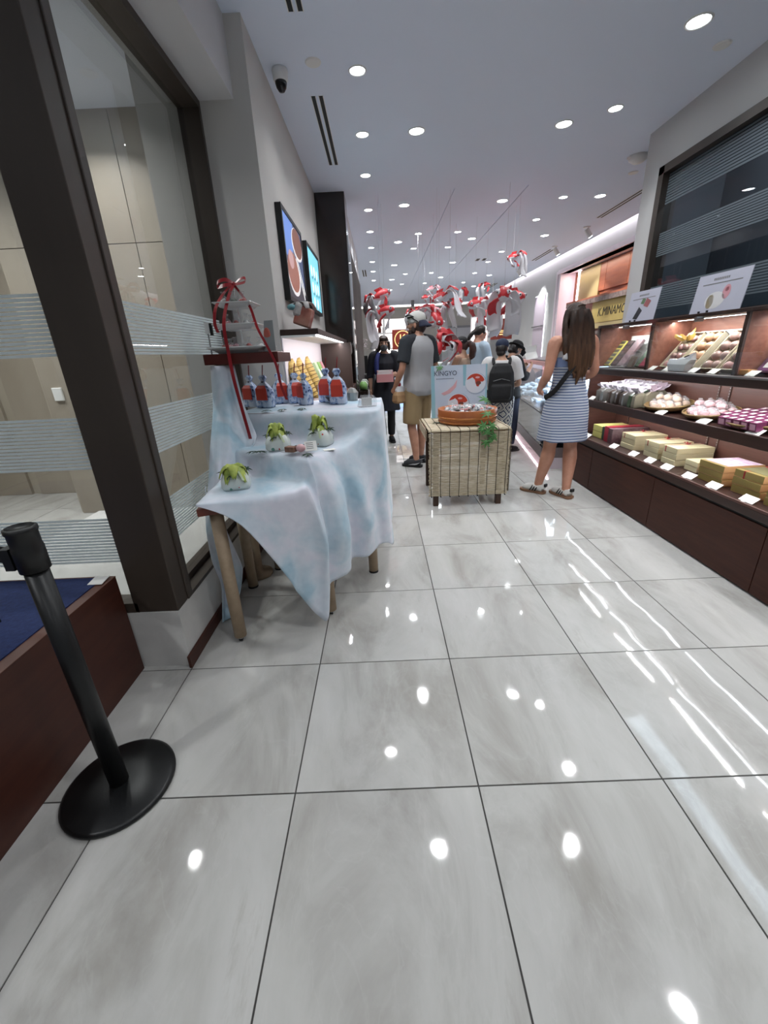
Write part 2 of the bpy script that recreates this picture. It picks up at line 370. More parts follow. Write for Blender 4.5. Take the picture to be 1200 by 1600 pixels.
struct(G().box(2.62, 3.2, 4.45, 4.545, 0, ZC), 'wall_end_right', M('dark_room', '#5d646b', .8))
# far right wall with a lit cove along the ceiling
fr = G().box(3.93, 4.1, 4.5, 6.3, 0, 3.3); fr.box(3.93, 4.1, 10.0, 17.8, 0, 3.3); fr.box(3.93, 4.1, 6.3, 10.0, 2.745, 3.3); fr.box(3.93, 4.1, 6.3, 10.0, 0, .9)
struct(fr, 'wall_far_right', M('far_wall_paint', '#b9bab8', .75))
struct(G().box(XR, 4.1, 4.5, 17.8, 3.26, 3.3), 'trim_4', cove_m)
struct(G().box(XR - .02, XR, 4.5, 17.8, ZC, 3.26), 'trim_5', cove_m)
area('cove_led', (3.79, 11, 3.2), .05, 50, (0, PI / 2, 0), (.97, .92, 1), sy=13, spread=PI)
bpy.data.objects['cove_led'].rotation_euler = (0, -PI / 2, 0)
struct(G().box(-2.7, 4.1, 17.7, 17.9, 0, 3.3), 'wall_far', M('far_end_paint', '#b5b2ab', .8))
struct(G().box(3.2, 4.1, 4.44, 4.545, 0, 3.3), 'wall_jog_right', paint)
fc = struct(G().box(-2.6, 3.93, 17.62, 17.70, 2.955, 2.975), 'trim_6', white); G().box(-2.6, 3.93, 17.61, 17.70, 2.976, 3.0).obj('light_strip', M('far_led', '#fff', .5, emit=3, ecol='#fff6ee'), fc)
d = struct(G().box(2.42, 3.72, 17.64, 17.70, 0, 2.22), 'door_1', M('door_frame', '#8e8f92', .6))
for x in (2.5, 3.08): 
    lf = G().box(x, x + .56, 17.61, 17.65, .01, 2.14).obj('door_leaf', M('door_leaf', '#c3c5ca', .5), d); G().box(x + (.5 if x < 3 else .04), x + (.53 if x < 3 else .07), 17.57, 17.61, 1.0, 1.2).obj('handle', steel, lf)
# ---------------- ceiling downlights ----------------
def downlight_proto(r):
    t = thing('downlight', 'round recessed downlight glowing white in the grey ceiling', 'light', (0, 0, ZC), 0, 'recessed ceiling downlights')
    G().lathe([(r * .93, -.001), (r, -.006), (r * 1.13, -.005), (r * 1.17, 0), (r * 1.17, .002), (r * .93, .002)], 24).obj('trim_ring', white, t, smooth=True)
    G().lathe([(.0, -.0015), (r * .94, -.0015), (r * .94, 0), (0, 0)], 24).obj('lens', lamp_m, t)
    return t
big = downlight_proto(.062); small = downlight_proto(.05)
LAMPS = []
for y in (4.29, 6.11, 7.91, 9.8, 11.6, 13.4): LAMPS += [(.385, y, 1), (1.6, y, 1)]
for y in (3.478, 4.304, 5.142, 6.22, 7.22, 8.21, 9.37, 10.4, 11.6): LAMPS.append((-.064, y, 0))
LAMPS += [(.68, 7.45, 0), (.68, 8.41, 0), (1.287, 7.45, 0), (1.287, 8.43, 0), (.68, 10.9, 0), (1.287, 10.9, 0), (.68, 12.4, 0), (1.287, 12.4, 0)]
LAMPS += [(1.91, 3.188, 1), (1.914, 4.083, 0), (2.342, 6.084, 0), (2.334, 6.988, 0), (2.39, 8.985, 0), (2.36, 9.9, 0), (2.36, 11.2, 0), (2.36, 12.6, 0)]
LAMPS += [(2.806, 6.1, 1), (2.806, 7.927, 1), (2.81, 9.75, 1), (2.81, 11.6, 1), (2.81, 13.4, 1)]
LAMPS += [(.37, 2.44, 1), (1.59, 2.42, 1), (1.91, 1.38, 1), (.37, .6, 1), (1.6, .6, 1), (-.6, -1.4, 1), (1.0, -1.4, 1), (2.2, -1.2, 1), (-2.4, -.6, 1), (-1.9, 2.43, 1), (-3.2, 2.9, 1), (-2.0, 3.3, 1), (-3.4, 3.6, 1), (-3.6, 2.6, 1)]  # last four are unseen lamps added to brighten the room behind the glass
used = {0: 0, 1: 0}
for i, (x, y, b) in enumerate(LAMPS):
    src = big if b else small
    if used[b]: dup(src, (x, y, ZC))
    else: src.location = (x, y, ZC)
    used[b] = 1
    area('downlight_beam', (x, y, ZC - .012), .1 if b else .08, DOWN_W * (1.0 if b else .6) * (2.6 if x < -1.2 else 1), (0, 0, 0), (.97, .985, 1), 'DISK', spread=math.radians(125))
# round dim ceiling plates
pl = thing('ceiling_speaker', 'flat white ceiling plate beside the dome camera', 'speaker', (-.334, 3.378, ZC)); G().lathe([(0, -.007), (.045, -.007), (.05, -.002), (.05, 0), (0, 0)], 20).obj('cover', white, pl)
dup(pl, (2.21, 3.402, ZC), label='flat white ceiling plate near the bright downlight above the right window'); dup(pl, (2.81, 5.4, ZC), label='flat white ceiling plate beside the right pillar top')
# sloped dome: security camera
t = thing('dome_camera', 'white ceiling security camera with a black dome lens', 'camera', (-.553, 3.43, ZC))
G().lathe([(.0, 0), (.047, 0), (.05, -.012), (.046, -.05), (.04, -.062), (0, -.062)], 24).obj('housing', white, t, smooth=True)
G().lathe([(0, -.115), (.018, -.11), (.031, -.092), (.037, -.07), (.037, -.06), (0, -.06)], 20).obj('lens_dome', M('dome_black', '#0a0a0b', .1), t, smooth=True)
t = thing('emergency_light', 'white ceiling fitting half hidden behind the right pillar top', 'light', (2.62, 4.98, ZC)); G().lathe([(0, -.06), (.05, -.055), (.085, -.03), (.09, 0), (0, 0)], 20).obj('dome', white, t, True); G().box(-.10, .10, -.03, .03, -.02, 0).obj('base', white, t, bevel=.004)
# slot diffusers
def vent(name, x0, x1, y0, y1, lab, n=2):
    t = thing(name, lab, 'vent', ((x0 + x1) / 2, (y0 + y1) / 2, ZC)); w = (x1 - x0) / (2 * n - 1); L2 = (y1 - y0) / 2
    for k in range(n):
        a = -(x1 - x0) / 2 + 2 * k * w; G().box(a, a + w, -L2, L2, -.0022, .0).obj('slot', slot, t)
        G().box(a - .004, a, -L2 - .004, L2 + .004, -.0035, 0).box(a + w, a + w + .004, -L2 - .004, L2 + .004, -.0035, 0).obj('rim', white, t)
vent('slot_vent', -.40, -.32, 3.735, 4.858, 'pair of black air slots in the ceiling beside the left wall')
vent('slot_vent', -.40, -.325, 1.9, 2.97, 'pair of black air slots at the top edge of the view')
vent('slot_vent', 3.22, 3.30, 5.0, 7.04, 'pair of long thin black air slots beside the right pillar')
vent('slot_vent', 3.30, 3.40, 9.0, 10.0, 'short dark air slot along the right side of the ceiling')
vent('slot_vent', 3.30, 3.40, 13.0, 14.2, 'farthest dark air slot along the right side of the ceiling')
vent('slot_vent', -.30, -.22, 10.2, 11.0, 'pair of short black slots above the dark column')
vent('slot_vent', 2.05, 2.25, 9.55, 9.75, 'small square dark vent in the far ceiling')
# wall washers
def washer(x, y, lab, tx=3.93):
    t = thing('spotlight', lab, 'light', (x, y, ZC), 0, 'wall washer spotlights')
    G().lathe([(0, 0), (.05, 0), (.05, -.012), (0, -.012)], 16).obj('mount', white, t)
    d = Vector((.55, 0, -.8)).normalized(); a = Vector((0, 0, -.03)); b = a + d * .13
    h = G().tube([a, b], .036, 14).obj('housing', white, t, smooth=False); G().tube([b - d * .002, b + d * .002], .03, 14).obj('lens', lamp_m, h)
    l = bpy.data.lights.new('washer_beam', 'SPOT'); l.energy = 75; l.spot_size = math.radians(58); l.spot_blend = .6; l.shadow_soft_size = .03
    o = bpy.data.objects.new('washer_beam', l); COL.objects.link(o); o.location = Vector((x, y, ZC)) + b + d * .01
    o.rotation_euler = Vector((.62, 0, -.78)).to_track_quat('-Z', 'Y').to_euler()
washer(3.3, 7.5, 'white cylinder spotlight nearest the right pillar aimed at the wall')
washer(3.3, 8.75, 'white cylinder spotlight before the wall recess, second from the pillar')
washer(3.3, 10.9, 'white cylinder spotlight above the narrow wall recess')
washer(3.3, 14.2, 'small far white spotlight lighting the end of the right wall')
washer(3.3, 16.2, 'farthest small white spotlight in the right rear corner')
# far wall spotlights
for x in (.35, 1.25, 2.6):
    t = thing('track_spot', 'tiny grey track spotlight near the far cove', 'light', (x, 16.2, ZC), 0, 'track spotlights before the far wall')
    G().lathe([(0, 0), (.06, 0), (.06, -.2), (0, -.2)], 10).obj('housing', steel, t)
# ---------------- right wooden display shelving ----------------
YE = 4.35; YN = .4            # far and near end of the unit
SH = thing('display_shelf', 'long dark wooden stepped display shelving along the right window', 'shelf', (2.2, 2.4, 0))
SH.location = (0, 0, 0)
def sp(g, name, m, **k): return g.obj(name, m, SH, **k)
sp(G().box(2.03, 2.465, YN, YE, .02, .40), 'plinth', lip_m)
ys = [YE - .02, 3.82, 2.88, 1.94, 1.0, YN]
for a, b in zip(ys, ys[1:]): sp(G().box(1.985, 2.03, b + .002, a - .002, .012, .395), 'panel', wood_dk, bevel=.002)
sp(G().box(1.995, 2.02, YN, YE, .395, .415), 'shadow_gap', slot)
sp(G().box(1.975, 2.46, YN, YE, .415, .462), 'lower_deck', lip_m, bevel=.003)
sp(G().box(1.975, 1.988, YN, YE, .462, .478), 'lip', wood_mid, bevel=.002)
sp(G().box(2.44, 2.466, YN, YE, .462, 1.06), 'back_panel', wood_mid)
sp(G().box(2.09, 2.44, YN, YE, .775, .81), 'middle_shelf', lip_m, bevel=.003)
sp(G().box(2.08, 2.10, YN, YE, .745, .815), 'fascia', lip_m, bevel=.003)
sp(G().box(2.12, 2.466, YE - .02, YE, .462, 1.06), 'end_panel', wood_mid)
sp(G().box(2.085, 2.466, YN, YE, 1.06, 1.108), 'counter_top', lip_m, bevel=.003)
sp(G().box(2.07, 2.13, YN, YE, 1.108, 1.118), 'counter_edge', steel)
sp(G().box(2.45, 2.466, YN, YE, 1.118, 1.47), 'case_back', wood_case)
sp(G().box(2.14, 2.466, YN, YE, 1.468, 1.492), 'case_top', lip_m, bevel=.003)
for y in (YE - .012, 3.5, 2.61, 1.72, .83): sp(G().box(2.16, 2.45, y - .012, y + .012, 1.118, 1.468), 'divider', wood_case)
for y in (YE - .012, 3.5, 2.61, 1.72, .83): sp(G().box(2.145, 2.16, y - .013, y + .013, 1.118, 1.468), 'divider_edge', lip_m)
yy = [4.33, 3.80, 2.94, 2.05, 1.2]
for a, b in zip(yy, yy[1:]):
    gl = sp(G().box(2.118, 2.124, b + .003, a - .003, 1.12, 1.486), 'glass_panel', clear)
    c = G().tube([(2.10, b + .03, 1.455), (2.145, b + .03, 1.455)], .016, 14).obj('glass_clamp', steel, gl)
for y in (4.1, 3.05, 2.95, 2.25, 2.13):      # slotted uprights on the back panels
    st = sp(G().box(2.434, 2.44, y - .008, y + .008, .56, 1.05), 'upright', M('upright', '#4a332c', .5))
    g = G()
    for k in range(24): g.box(2.4325, 2.434, y - .003, y + .003, .60 + k * .019, .609 + k * .019)
    tag(g.obj('slot', steel, st), kind='stuff')
# lamps under the shelves
for k in range(4):
    a, b = YE - .06 - k * .97, YE - .06 - k * .97 - .92
    sp(G().box(2.085, 2.094, b, a, .7445, .745), 'light_strip', led); sp(G().box(2.102, 2.111, b - .02, a - .02, 1.0595, 1.06), 'light_strip', led)
for a, b in ((4.32, 3.52), (3.48, 2.63), (2.59, 1.74), (1.7, .85)): sp(G().box(2.327, 2.333, b, a, 1.4672, 1.468), 'light_strip', led)
area('shelf_led', (2.13, 2.4, .766), .012, 9, (0, -.8, 0), (1, .98, .97), sy=3.6, spread=PI)
area('shelf_led', (2.13, 2.4, 1.051), .012, 10, (0, -.8, 0), (1, .98, .97), sy=3.6, spread=PI)
area('shelf_led', (2.30, 2.4, 1.458), .012, 13, (0, -.25, 0), (1, .97, .95), sy=3.6, spread=PI)
# white backlit boards standing in the case
for a, b, lab in ((4.25, 3.6, 'white backing board in the farthest glass bay'), (3.34, 2.75, 'white backing board behind the trays of round fruit'), (2.5, 1.9, 'white backing board behind the purple boxes')):
    o = G().box(2.425, 2.445, b, a, 1.118, 1.385).obj('backing_board', white); tag(o, lab, 'board')
# ---------------- refrigerated case beyond the shelving ----------------
CA = thing('refrigerated_case', 'low refrigerated glass case heaped with wrapped sweets behind the striped dress', 'display case', (1.80, 4.62, 0), -math.atan2(.60, 3.7))
LC = 3.7
def cp(g, name, m, **k): return g.obj(name, m, CA, **k)
fr_m = M('case_grey', '#6b5f60', .4); dg2 = M('case_dark_glass', '#15181a', .06, spec=.8)
cp(G().box(.12, .95, 0, LC, 0, .13), 'kick', M('kick_glow', '#c9bcc4', .5))
cp(G().box(.10, .118, 0, LC, .118, .13), 'light_strip', led_pink)
cp(G().box(0, .95, 0, LC, .13, .25), 'base', fr_m, bevel=.004)
cp(G().box(.01, .95, 0, LC, .25, .60), 'front_glass', dg2)
cp(G().box(.015, .95, 0, LC, .60, .64), 'deck', fr_m)
cp(G().box(.90, .95, 0, LC, .64, 1.12), 'back', M('case_back_light', '#d6e2f2', .5))
cp(G().box(0, .95, -.015, .0, .25, 1.12), 'end_panel', clear); cp(G().box(0, .95, LC, LC + .015, .13, 1.12), 'end_panel', fr_m)
cp(G().box(.0, .008, 0, LC, .62, 1.08), 'glass_panel', clear)
cp(G().box(.25, .95, -.02, LC, 1.12, 1.15), 'top', M('case_top', '#4a4246', .3))
cp(G().box(.22, .27, -.02, LC, 1.08, 1.13), 'rail', M('rail_pink', '#c98f88', .4))
for y in (.5, 1.4, 2.4, 3.3): cp(G().box(.22, .25, y, y + .03, .95, 1.08), 'bracket', M('rail_pink', '#c98f88', .4))
cp(G().box(.3, .8, .05, LC - .05, 1.108, 1.118), 'light_panel', M('case_lamp', '#fff', .5, emit=3.5, ecol='#dcebff'))
l = area('case_lamp', (0, 0, 0), .4, 26, (0, 0, 0), (.82, .92, 1), sy=LC - .2, spread=PI); l.parent = CA; l.location = (.5, LC / 2, 1.10)
packs = []
pm = [M('pack_' + c, c, .25) for c in ('#d7e6f2', '#a9c7e3', '#c9d9e9', '#7fa9d2', '#cfe3d0', '#bcd0ee')]
pk = thing('wrapped_pack', 'clear wrapped pack of sweets in the chilled heap', 'sweets', (0, 0, 0), 0, 'wrapped packs heaped in the refrigerated case')
G().add(loft([[Vector((x * a, y * a, z)) for x, y in ((-.06, -.045), (.06, -.045), (.07, .04), (-.055, .05))] for z, a in ((-.025, .8), (-.01, 1), (.012, 1), (.028, .75))])).obj('wrapper', pm[0], pk, bevel=.01)
G().sheet([[(-.1, -.03 + k * .03, .01 * (-1) ** k) for k in range(3)], [(-.06, -.02 + k * .02, 0) for k in range(3)]], .002).obj('twist_end', acryl, pk); G().sheet([[(.06, -.02 + k * .02, 0) for k in range(3)], [(.105, -.035 + k * .035, .012 * (-1) ** k) for k in range(3)]], .002).obj('twist_end', acryl, pk)
kk = [ch.data for ch in pk.children]
CAm = Matrix.Translation(CA.location) @ RZ(CA.rotation_euler.z)
n = 0
for j in range(13):
    for i in range(5):
        lx, ly = .1 + i * .155 + random.uniform(-.03, .03), .12 + j * .215 + random.uniform(-.05, .05)
        p = CAm @ Vector((lx, ly, .67 + .05 * i + random.uniform(0, .06)))
        o = pk if n == 0 else dup(pk); n += 1
        o.location = p; o.rotation_euler = (random.uniform(-.5, .5), random.uniform(-.5, .5), random.uniform(0, 6))
        q = random.choice(pm); o['label'] = 'clear wrapped %s pack of sweets in the chilled heap' % dict(zip(pm, ('pale blue', 'sky blue', 'grey blue', 'deep blue', 'pale green', 'lilac blue')))[q]
        if n > 1:
            w = o.children[0]
            w.data = bpy.data.meshes.get('wrapper_' + q.name) or w.data
        if not bpy.data.meshes.get('wrapper_' + q.name):
            me = kk[0].copy(); me.name = 'wrapper_' + q.name; me.materials.clear(); me.materials.append(q); o.children[0].data = me
# packets and poster on top of the case
def local(x, y, z): return CAm @ Vector((x, y, z))
def packet(name, lab, p, size, m, rz=0, m2=None):
    x, y, z = size
    t = thing(name, lab, 'packet', p, CA.rotation_euler.z + rz)
    G().box(-x, x, -y, y, 0, z).obj('carton', m, t, bevel=min(x, z) * .3)
    G().box(-x * .5, x * .5, -y - .001, -y + .002, z * .25, z * .75).obj('label_patch', m2 or card_m, t)
    return t
green_m = M('leaf_green_pack', '#7fae62', .4); redp = M('red_pack', '#8c2f2a', .4); pinkp = M('coral_pack', '#cf7a6a', .4)
ro = tag(G().lathe([(0, 0), (.06, 0), (.09, .04), (.085, .09), (.05, .12), (0, .12)], 16).obj('melon', green_m, None, True, 0, local(.45, .95, 1.15)), 'round green melon on top of the refrigerated case', 'melon')
packet('fruit_packet', 'flat green packet behind the round melon on the case', local(.62, .75, 1.15), (.12, .05, .15), green_m)
packet('fruit_packet', 'dark red packet behind the coral packet on the case', local(.62, .42, 1.15), (.12, .05, .17), redp)
packet('fruit_packet', 'coral pink packet at the near end of the case top', local(.42, .40, 1.15), (.10, .05, .09), pinkp)
packet('fruit_packet', 'small dark red packet between the melon and coral packet', local(.42, .68, 1.15), (.06, .05, .08), redp)
for k in range(4):
    t = tag(G().sheet([[(-.03, 0, 0), (.03, 0, 0)], [(-.03, .015, .035), (.03, .015, .035)], [(-.03, .05, .05), (.03, .05, .05)]], .002).obj('price_card', card_m, None, loc=local(.30, .35 + k * .25, 1.15), rotz=CA.rotation_euler.z - PI / 2), 'small white curled price card on the front edge of the chilled case', 'card', 'curled cards on the chilled case')
t = thing('melon_poster', 'upright pale poster with a dark oval melon picture above the case', 'poster', local(.82, .62, 1.15), CA.rotation_euler.z + PI / 2 + PI - .5)
G().box(-.17, .17, -.004, .004, 0, .34).obj('board', M('poster_lilac', '#b9bcd0', .5), t)
e = G().add(([Vector((math.cos(a * PI / 12) * .11 - .03, -.006, .16 + math.sin(a * PI / 12) * .13)) for a in range(24)], [tuple(range(23, -1, -1))])).obj('oval', M('poster_dark', '#1e2430', .5), t)
G().add(([Vector((math.cos(a * PI / 12) * .05 - .03, -.0075, .16 + math.sin(a * PI / 12) * .095)) for a in range(24)], [tuple(range(23, -1, -1))])).obj('slice', M('poster_melon', '#8d9a72', .5), e)
t = thing('leaning_tray', 'grey tray board leaning at the far end of the case', 'tray', local(.5, 1.7, 1.15), -.5); G().box(-.02, .02, -.2, .2, 0, .2, T=RY(.7)).obj('board', steel, t)
# ---------------- recessed shop sign in the far right wall ----------------
nic = thing('sign_niche', 'wood panelled recess with a gold shop sign on the right wall', 'niche', (4.1, 8.1, 0))
frm = M('niche_frame', '#d9ced4', .4)
def np_(g, name, m, **k):
    o = g.obj(name, m, nic, **k); o.location = (-4.1, -8.1, 0); return o
np_(G().box(4.24, 4.28, 6.3, 10.0, .9, 2.745), 'back_panel', M('niche_wood', '#8a4c34', .4, col2='#9c5a3e', nscale=4, stretch=(1, .6, 6)))
np_(G().box(3.90, 4.24, 10.0, 10.08, .9, 2.80), 'side_frame', frm); np_(G().box(3.90, 4.24, 6.2, 10.0, 2.745, 2.82), 'head_frame', frm)
np_(G().box(3.92, 4.26, 9.9, 10.0, .9, 2.745), 'side_frame', frm)
for y in (6.31, 7.05, 7.79, 8.53): np_(G().box(4.205, 4.24, y + .004, y + .736, 2.26, 2.735), 'panel', M('niche_wood', '#8a4c34', .4), bevel=.004)
gold = M('gold_plate', '#b39c55', .35, .35, col2='#c4ae6b', nscale=1.4); gold2 = M('gold_paper', '#a8966a', .5)
np_(G().box(4.2, 4.24, 8.75, 9.6, 2.16, 2.735), 'gold_panel', gold2); np_(G().box(4.19, 4.24, 9.6, 9.66, 1.4, 2.735), 'light_strip', led_pink)
np_(G().box(4.02, 4.24, 6.3, 9.7, 2.13, 2.16), 'shelf', M('niche_wood', '#8a4c34', .4)); np_(G().box(4.02, 4.04, 6.3, 9.7, 2.05, 2.13), 'shelf_edge', M('marble_brown', '#4a3631', .3, col2='#8a7a74', nscale=14))
gs = np_(G().box(4.1, 4.13, 6.1, 8.68, 1.70, 2.085), 'gold_sign', gold)
ln = text('K.MINAMOTO', 'lettering', black, gs, .2, Matrix.Translation((4.098, 7.83, 1.865)) @ RZ(-PI / 2) @ RX(PI / 2), .002, .15, .95)
np_(G().box(4.1, 4.2, 6.3, 9.7, 1.60, 1.69), 'ledge', gold2); np_(G().box(4.02, 4.2, 6.3, 9.7, 1.5, 1.56), 'lower_shelf', M('marble_brown', '#4a3631', .3))
area('niche_led', (4.05, 8.1, 2.72), .06, 10, (0, 0, 0), (1, .85, .72), sy=3.4, spread=PI)
area('niche_led', (4.03, 8.1, 2.12), .02, 5, (0, .5, 0), (1, .85, .7), sy=3.3, spread=PI)
t = thing('wall_recess', 'narrow tall lilac grey panel edged with light on the right wall', 'panel', (3.93, 10.95, 0))
G().box(-.03, 0, -.34, .34, .9, 2.45).obj('panel', M('recess_lilac', '#a89ea8', .5), t)
G().box(-.02, -.004, -.36, -.343, .9, 2.46).box(-.02, -.004, .343, .36, .9, 2.46).box(-.02, -.004, -.36, .36, 2.452, 2.466).obj('light_edge', M('edge_glow', '#fff', .5, emit=1.6, ecol='#f2f2ff'), t)
G().tube([(-.06, -.36, 1.78), (-.06, .36, 1.78)], .012, 8).box(-.07, -.02, .3, .32, 1.765, 1.795).box(-.07, -.02, -.32, -.3, 1.765, 1.795).obj('rail', chrome, t)
# ---------------- far end of the shop ----------------
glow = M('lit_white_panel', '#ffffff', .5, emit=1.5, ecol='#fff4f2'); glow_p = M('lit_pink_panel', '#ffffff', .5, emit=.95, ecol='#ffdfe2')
t = thing('lit_display_wall', 'glowing white display shelving at the far end behind the red sign', 'shelf', (.55, 14.6, 0))
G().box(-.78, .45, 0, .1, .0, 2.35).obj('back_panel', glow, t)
for x in (-.78, -.4, .40): G().box(x, x + .06, -.35, 0, 0, 2.35).obj('upright', white, t)
for z in (.5, 1.0, 1.45, 1.9): G().box(-.72, .40, -.33, 0, z, z + .04).obj('shelf', white, t)
for z in (1.49, 1.94):
    for k in range(3): tag(G().lathe([(0, 0), (.05, 0), (.055, .12), (.03, .2), (.03, .25), (0, .25)], 10).obj('jar', M('jar_brown', '#7a3b32', .3), None, True, 0, (-.1 + k * .14, 14.42, z)), 'small brown jar on the glowing far shelving above the staff head', 'jar', 'brown jars on the far shelving')
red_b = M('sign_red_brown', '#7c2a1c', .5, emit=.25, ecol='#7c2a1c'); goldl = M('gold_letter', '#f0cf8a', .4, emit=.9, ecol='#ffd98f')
t = thing('logo_sign', 'red brown square sign with a gold ring and letter', 'sign', (.75, 13.95, 0))
G().box(-.33, .33, 0, .05, 1.42, 2.0).obj('board', red_b, t); G().box(-.02, .02, .02, .06, 0, 1.45).obj('post', steel, t)
ringv = []
for rr in (.235, .26): ringv.append([Vector((math.cos(a * PI / 20) * rr, -.004, 1.71 + math.sin(a * PI / 20) * rr)) for a in range(40)])
g = G(); g.add((ringv[0] + ringv[1], [(i, (i + 1) % 40, 40 + (i + 1) % 40, 40 + i) for i in range(40)])); g.obj('ring_emblem', goldl, t)
text('K', 'letter', goldl, t, .34, Matrix.Translation((0, -.006, 1.73)) @ RX(PI / 2)); G().lathe([(0, 0), (.014, 0), (.014, .004), (0, .004)], 10, (0, 0, 0)).obj('dot', goldl, t).matrix_local = Matrix.Translation((-.13, -.006, 1.6)) @ RX(PI / 2)
t = thing('hanging_red_sign', 'dark red hanging panel with small gold lettering at the right rear', 'sign', (3.3, 12.0, 0))
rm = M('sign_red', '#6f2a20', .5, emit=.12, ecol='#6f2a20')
for x0, x1 in ((-.28, -.09), (-.085, .12), (.125, .29)): G().box(x0, x1, 0, .05, 1.55, 2.06).obj('panel', rm, t)
G().box(-.05, .09, -.003, .0, 1.72, 1.74).box(-.05, .09, -.003, 0, 1.66, 1.685).box(-.03, .07, -.003, 0, 1.76, 1.775).obj('gold_lettering', goldl, t)
G().box(-.28, -.27, .01, .02, 2.06, 3.03).box(.27, .28, .01, .02, 2.06, 3.03).obj('hanger', white, t)
t = thing('lit_pillar_display', 'pale pink glowing upright panels at the right rear', 'shelf', (2.78, 12.3, 0))
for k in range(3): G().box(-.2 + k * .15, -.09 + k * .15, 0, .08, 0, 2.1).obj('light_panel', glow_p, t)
G().box(-.22, .25, .08, .16, 0, 2.15).obj('back', white, t)
t = thing('far_counter', 'low white glass counter glowing across the far floor', 'counter', (.85, 11.0, 0))
G().box(-1.3, .9, 0, .6, .12, 1.02).obj('body', M('counter_white', '#cdd8e4', .3), t); G().box(-1.25, .85, .05, .6, 0, .12).obj('kick', M('kick_blue', '#9fb6d6', .4, emit=.9, ecol='#a9c8f0'), t)
G().box(-1.32, .92, -.02, .62, 1.02, 1.05).obj('top', white, t); G().box(-1.28, .88, .08, .1, 1.05, 1.4).obj('glass_panel', clear, t)
t = thing('side_counter', 'dark counter with a black seat pad behind the staff member', 'counter', (-.27, 9.75, 0))
G().box(-.28, .14, -.3, .5, .0, .62).obj('base', M('counter_brown', '#4a2f26', .5), t); G().box(-.3, .16, -.32, .52, .62, .92).obj('pad', black, t, bevel=.02); G().box(-.3, 0, .2, .5, .92, 1.30).obj('till', black, t, bevel=.01)
t = thing('flower_arrangement', 'spray of tiny pale pink blossoms on the dark till', 'flowers', (-.42, 10.1, 1.30))
G().lathe([(0, 0), (.05, 0), (.06, .1), (.04, .13), (0, .13)], 12).obj('vase', white, t, True)
g = G()
for k in range(90):
    a, rr, h = random.uniform(0, 6.28), random.uniform(0, .17), random.uniform(.14, .36); g.ell((rr * math.cos(a), rr * math.sin(a), h), (.013, .013, .01), 5, 4)
tag(g.obj('blossom', M('blossom', '#cdbfc4', .7), t), kind='stuff')
g = G()
for k in range(14):
    a = k * .45; g.tube([(0, 0, .1), (.1 * math.cos(a), .1 * math.sin(a), .3)], .002, 4)
g.obj('stem', M('stem_brown', '#4b4033', .7), t)
# ---------------- counter plinth with blue cloth, rope post ----------------
dais = thing('low_counter', 'low reddish brown wooden counter beside the black rope post', 'counter', (-1.165, .2, 0))
G().box(-1.6, 0, -.2, 1.345, 0, .492).obj('body', wood_red, dais, bevel=.002)
G().box(-1.6, 0, -.2, 1.345, .492, .4945).obj('top_edge', M('counter_edge_wood', '#5f3a2d', .35), dais)
tag(G().add(loft([[Vector((x, y, z)) for x, y in ((-2.7, .05), (-1.225, .05), (-1.205, 1.53), (-2.7, 1.53))] for z in (.4946, .4985)])).obj('blue_cloth', M('navy_felt', '#1d2a52', .95, col2='#263563', nscale=60, bump=.3, bscale=500)), 'dark blue felt cloth on the low brown counter', 'cloth')
tag(G().prism([(-1.235, 1.47), (-1.175, 1.47), (-1.185, 1.54), (-1.245, 1.54)], .4986, .5005).obj('white_tag', card_m), 'small white tag at the corner of the blue cloth', 'tag')
tag(G().prism([(-1.80, 1.14), (-1.40, 1.20), (-1.385, 1.235), (-1.80, 1.29)], .4986, .512).obj('stand_foot', black), 'flat black stand foot on the blue cloth', 'stand')
st = thing('rope_post', 'black crowd barrier post with round base on the tiles', 'barrier', (-.940, .975, 0))
G().lathe([(0, 0), (.165, 0), (.171, .004), (.171, .012), (.16, .019), (.05, .026), (0, .026)], 48).obj('base', blackm, st, True)
G().lathe([(0, .02), (.0285, .02), (.0285, .84), (0, .84)], 28).obj('pole', blackm, st, True)
G().lathe([(0, .835), (.035, .835), (.036, .90), (.034, .905), (.034, .94), (.037, .945), (.037, .955), (.031, .958), (.031, .953), (0, .953)], 28).obj('head', black, st, True)
G().box(-.052, -.028, -.028, .028, .845, .905).obj('belt_clip', black, st)
b = G().sheet([[(-.05 - k * .16, .0 + k * .05, .85 - .0 * k), (-.05 - k * .16, k * .05, .90)] for k in range(9)], .003).obj('belt', M('belt_black', '#101011', .8), st)
# ---------------- covered display tables ----------------
tan = M('tan_table_leg', '#a8937a', .5, col2='#9b876f', nscale=20)
def table(name, lab, poly, z, legs, casters):
    t = thing(name, lab, 'table', (legs[0][0], legs[0][1], 0)); ox, oy = legs[0]
    P = [(x - ox, y - oy) for x, y in poly]
    G().prism(P, z - .035, z).obj('tabletop', M('red_brown_wood', '#5c271b', .35, col2='#6b3022', nscale=6, stretch=(1, 6, 1)), t, bevel=.003)
    for i, (x, y) in enumerate(legs):
        zb = .032 if i in casters else .0
        l = G().lathe([(0, zb), (.030, zb), (.030, z - .035), (0, z - .035)], 20, (x - ox, y - oy, 0)).obj('leg', tan, t, True)
        if i in casters:
            g = G().tube([(x - ox - .008, y - oy, .014), (x - ox + .008, y - oy, .014)], .014, 14); g.obj('caster_wheel', black, l)
            G().ell((x - ox, y - oy, .026), (.019, .019, .014), 12, 8).obj('caster_hood', chrome, l, True)
        else: G().lathe([(0, 0), (.031, 0), (.031, .012), (0, .012)], 16, (x - ox, y - oy, 0)).obj('foot_cap', black, l)
    return t
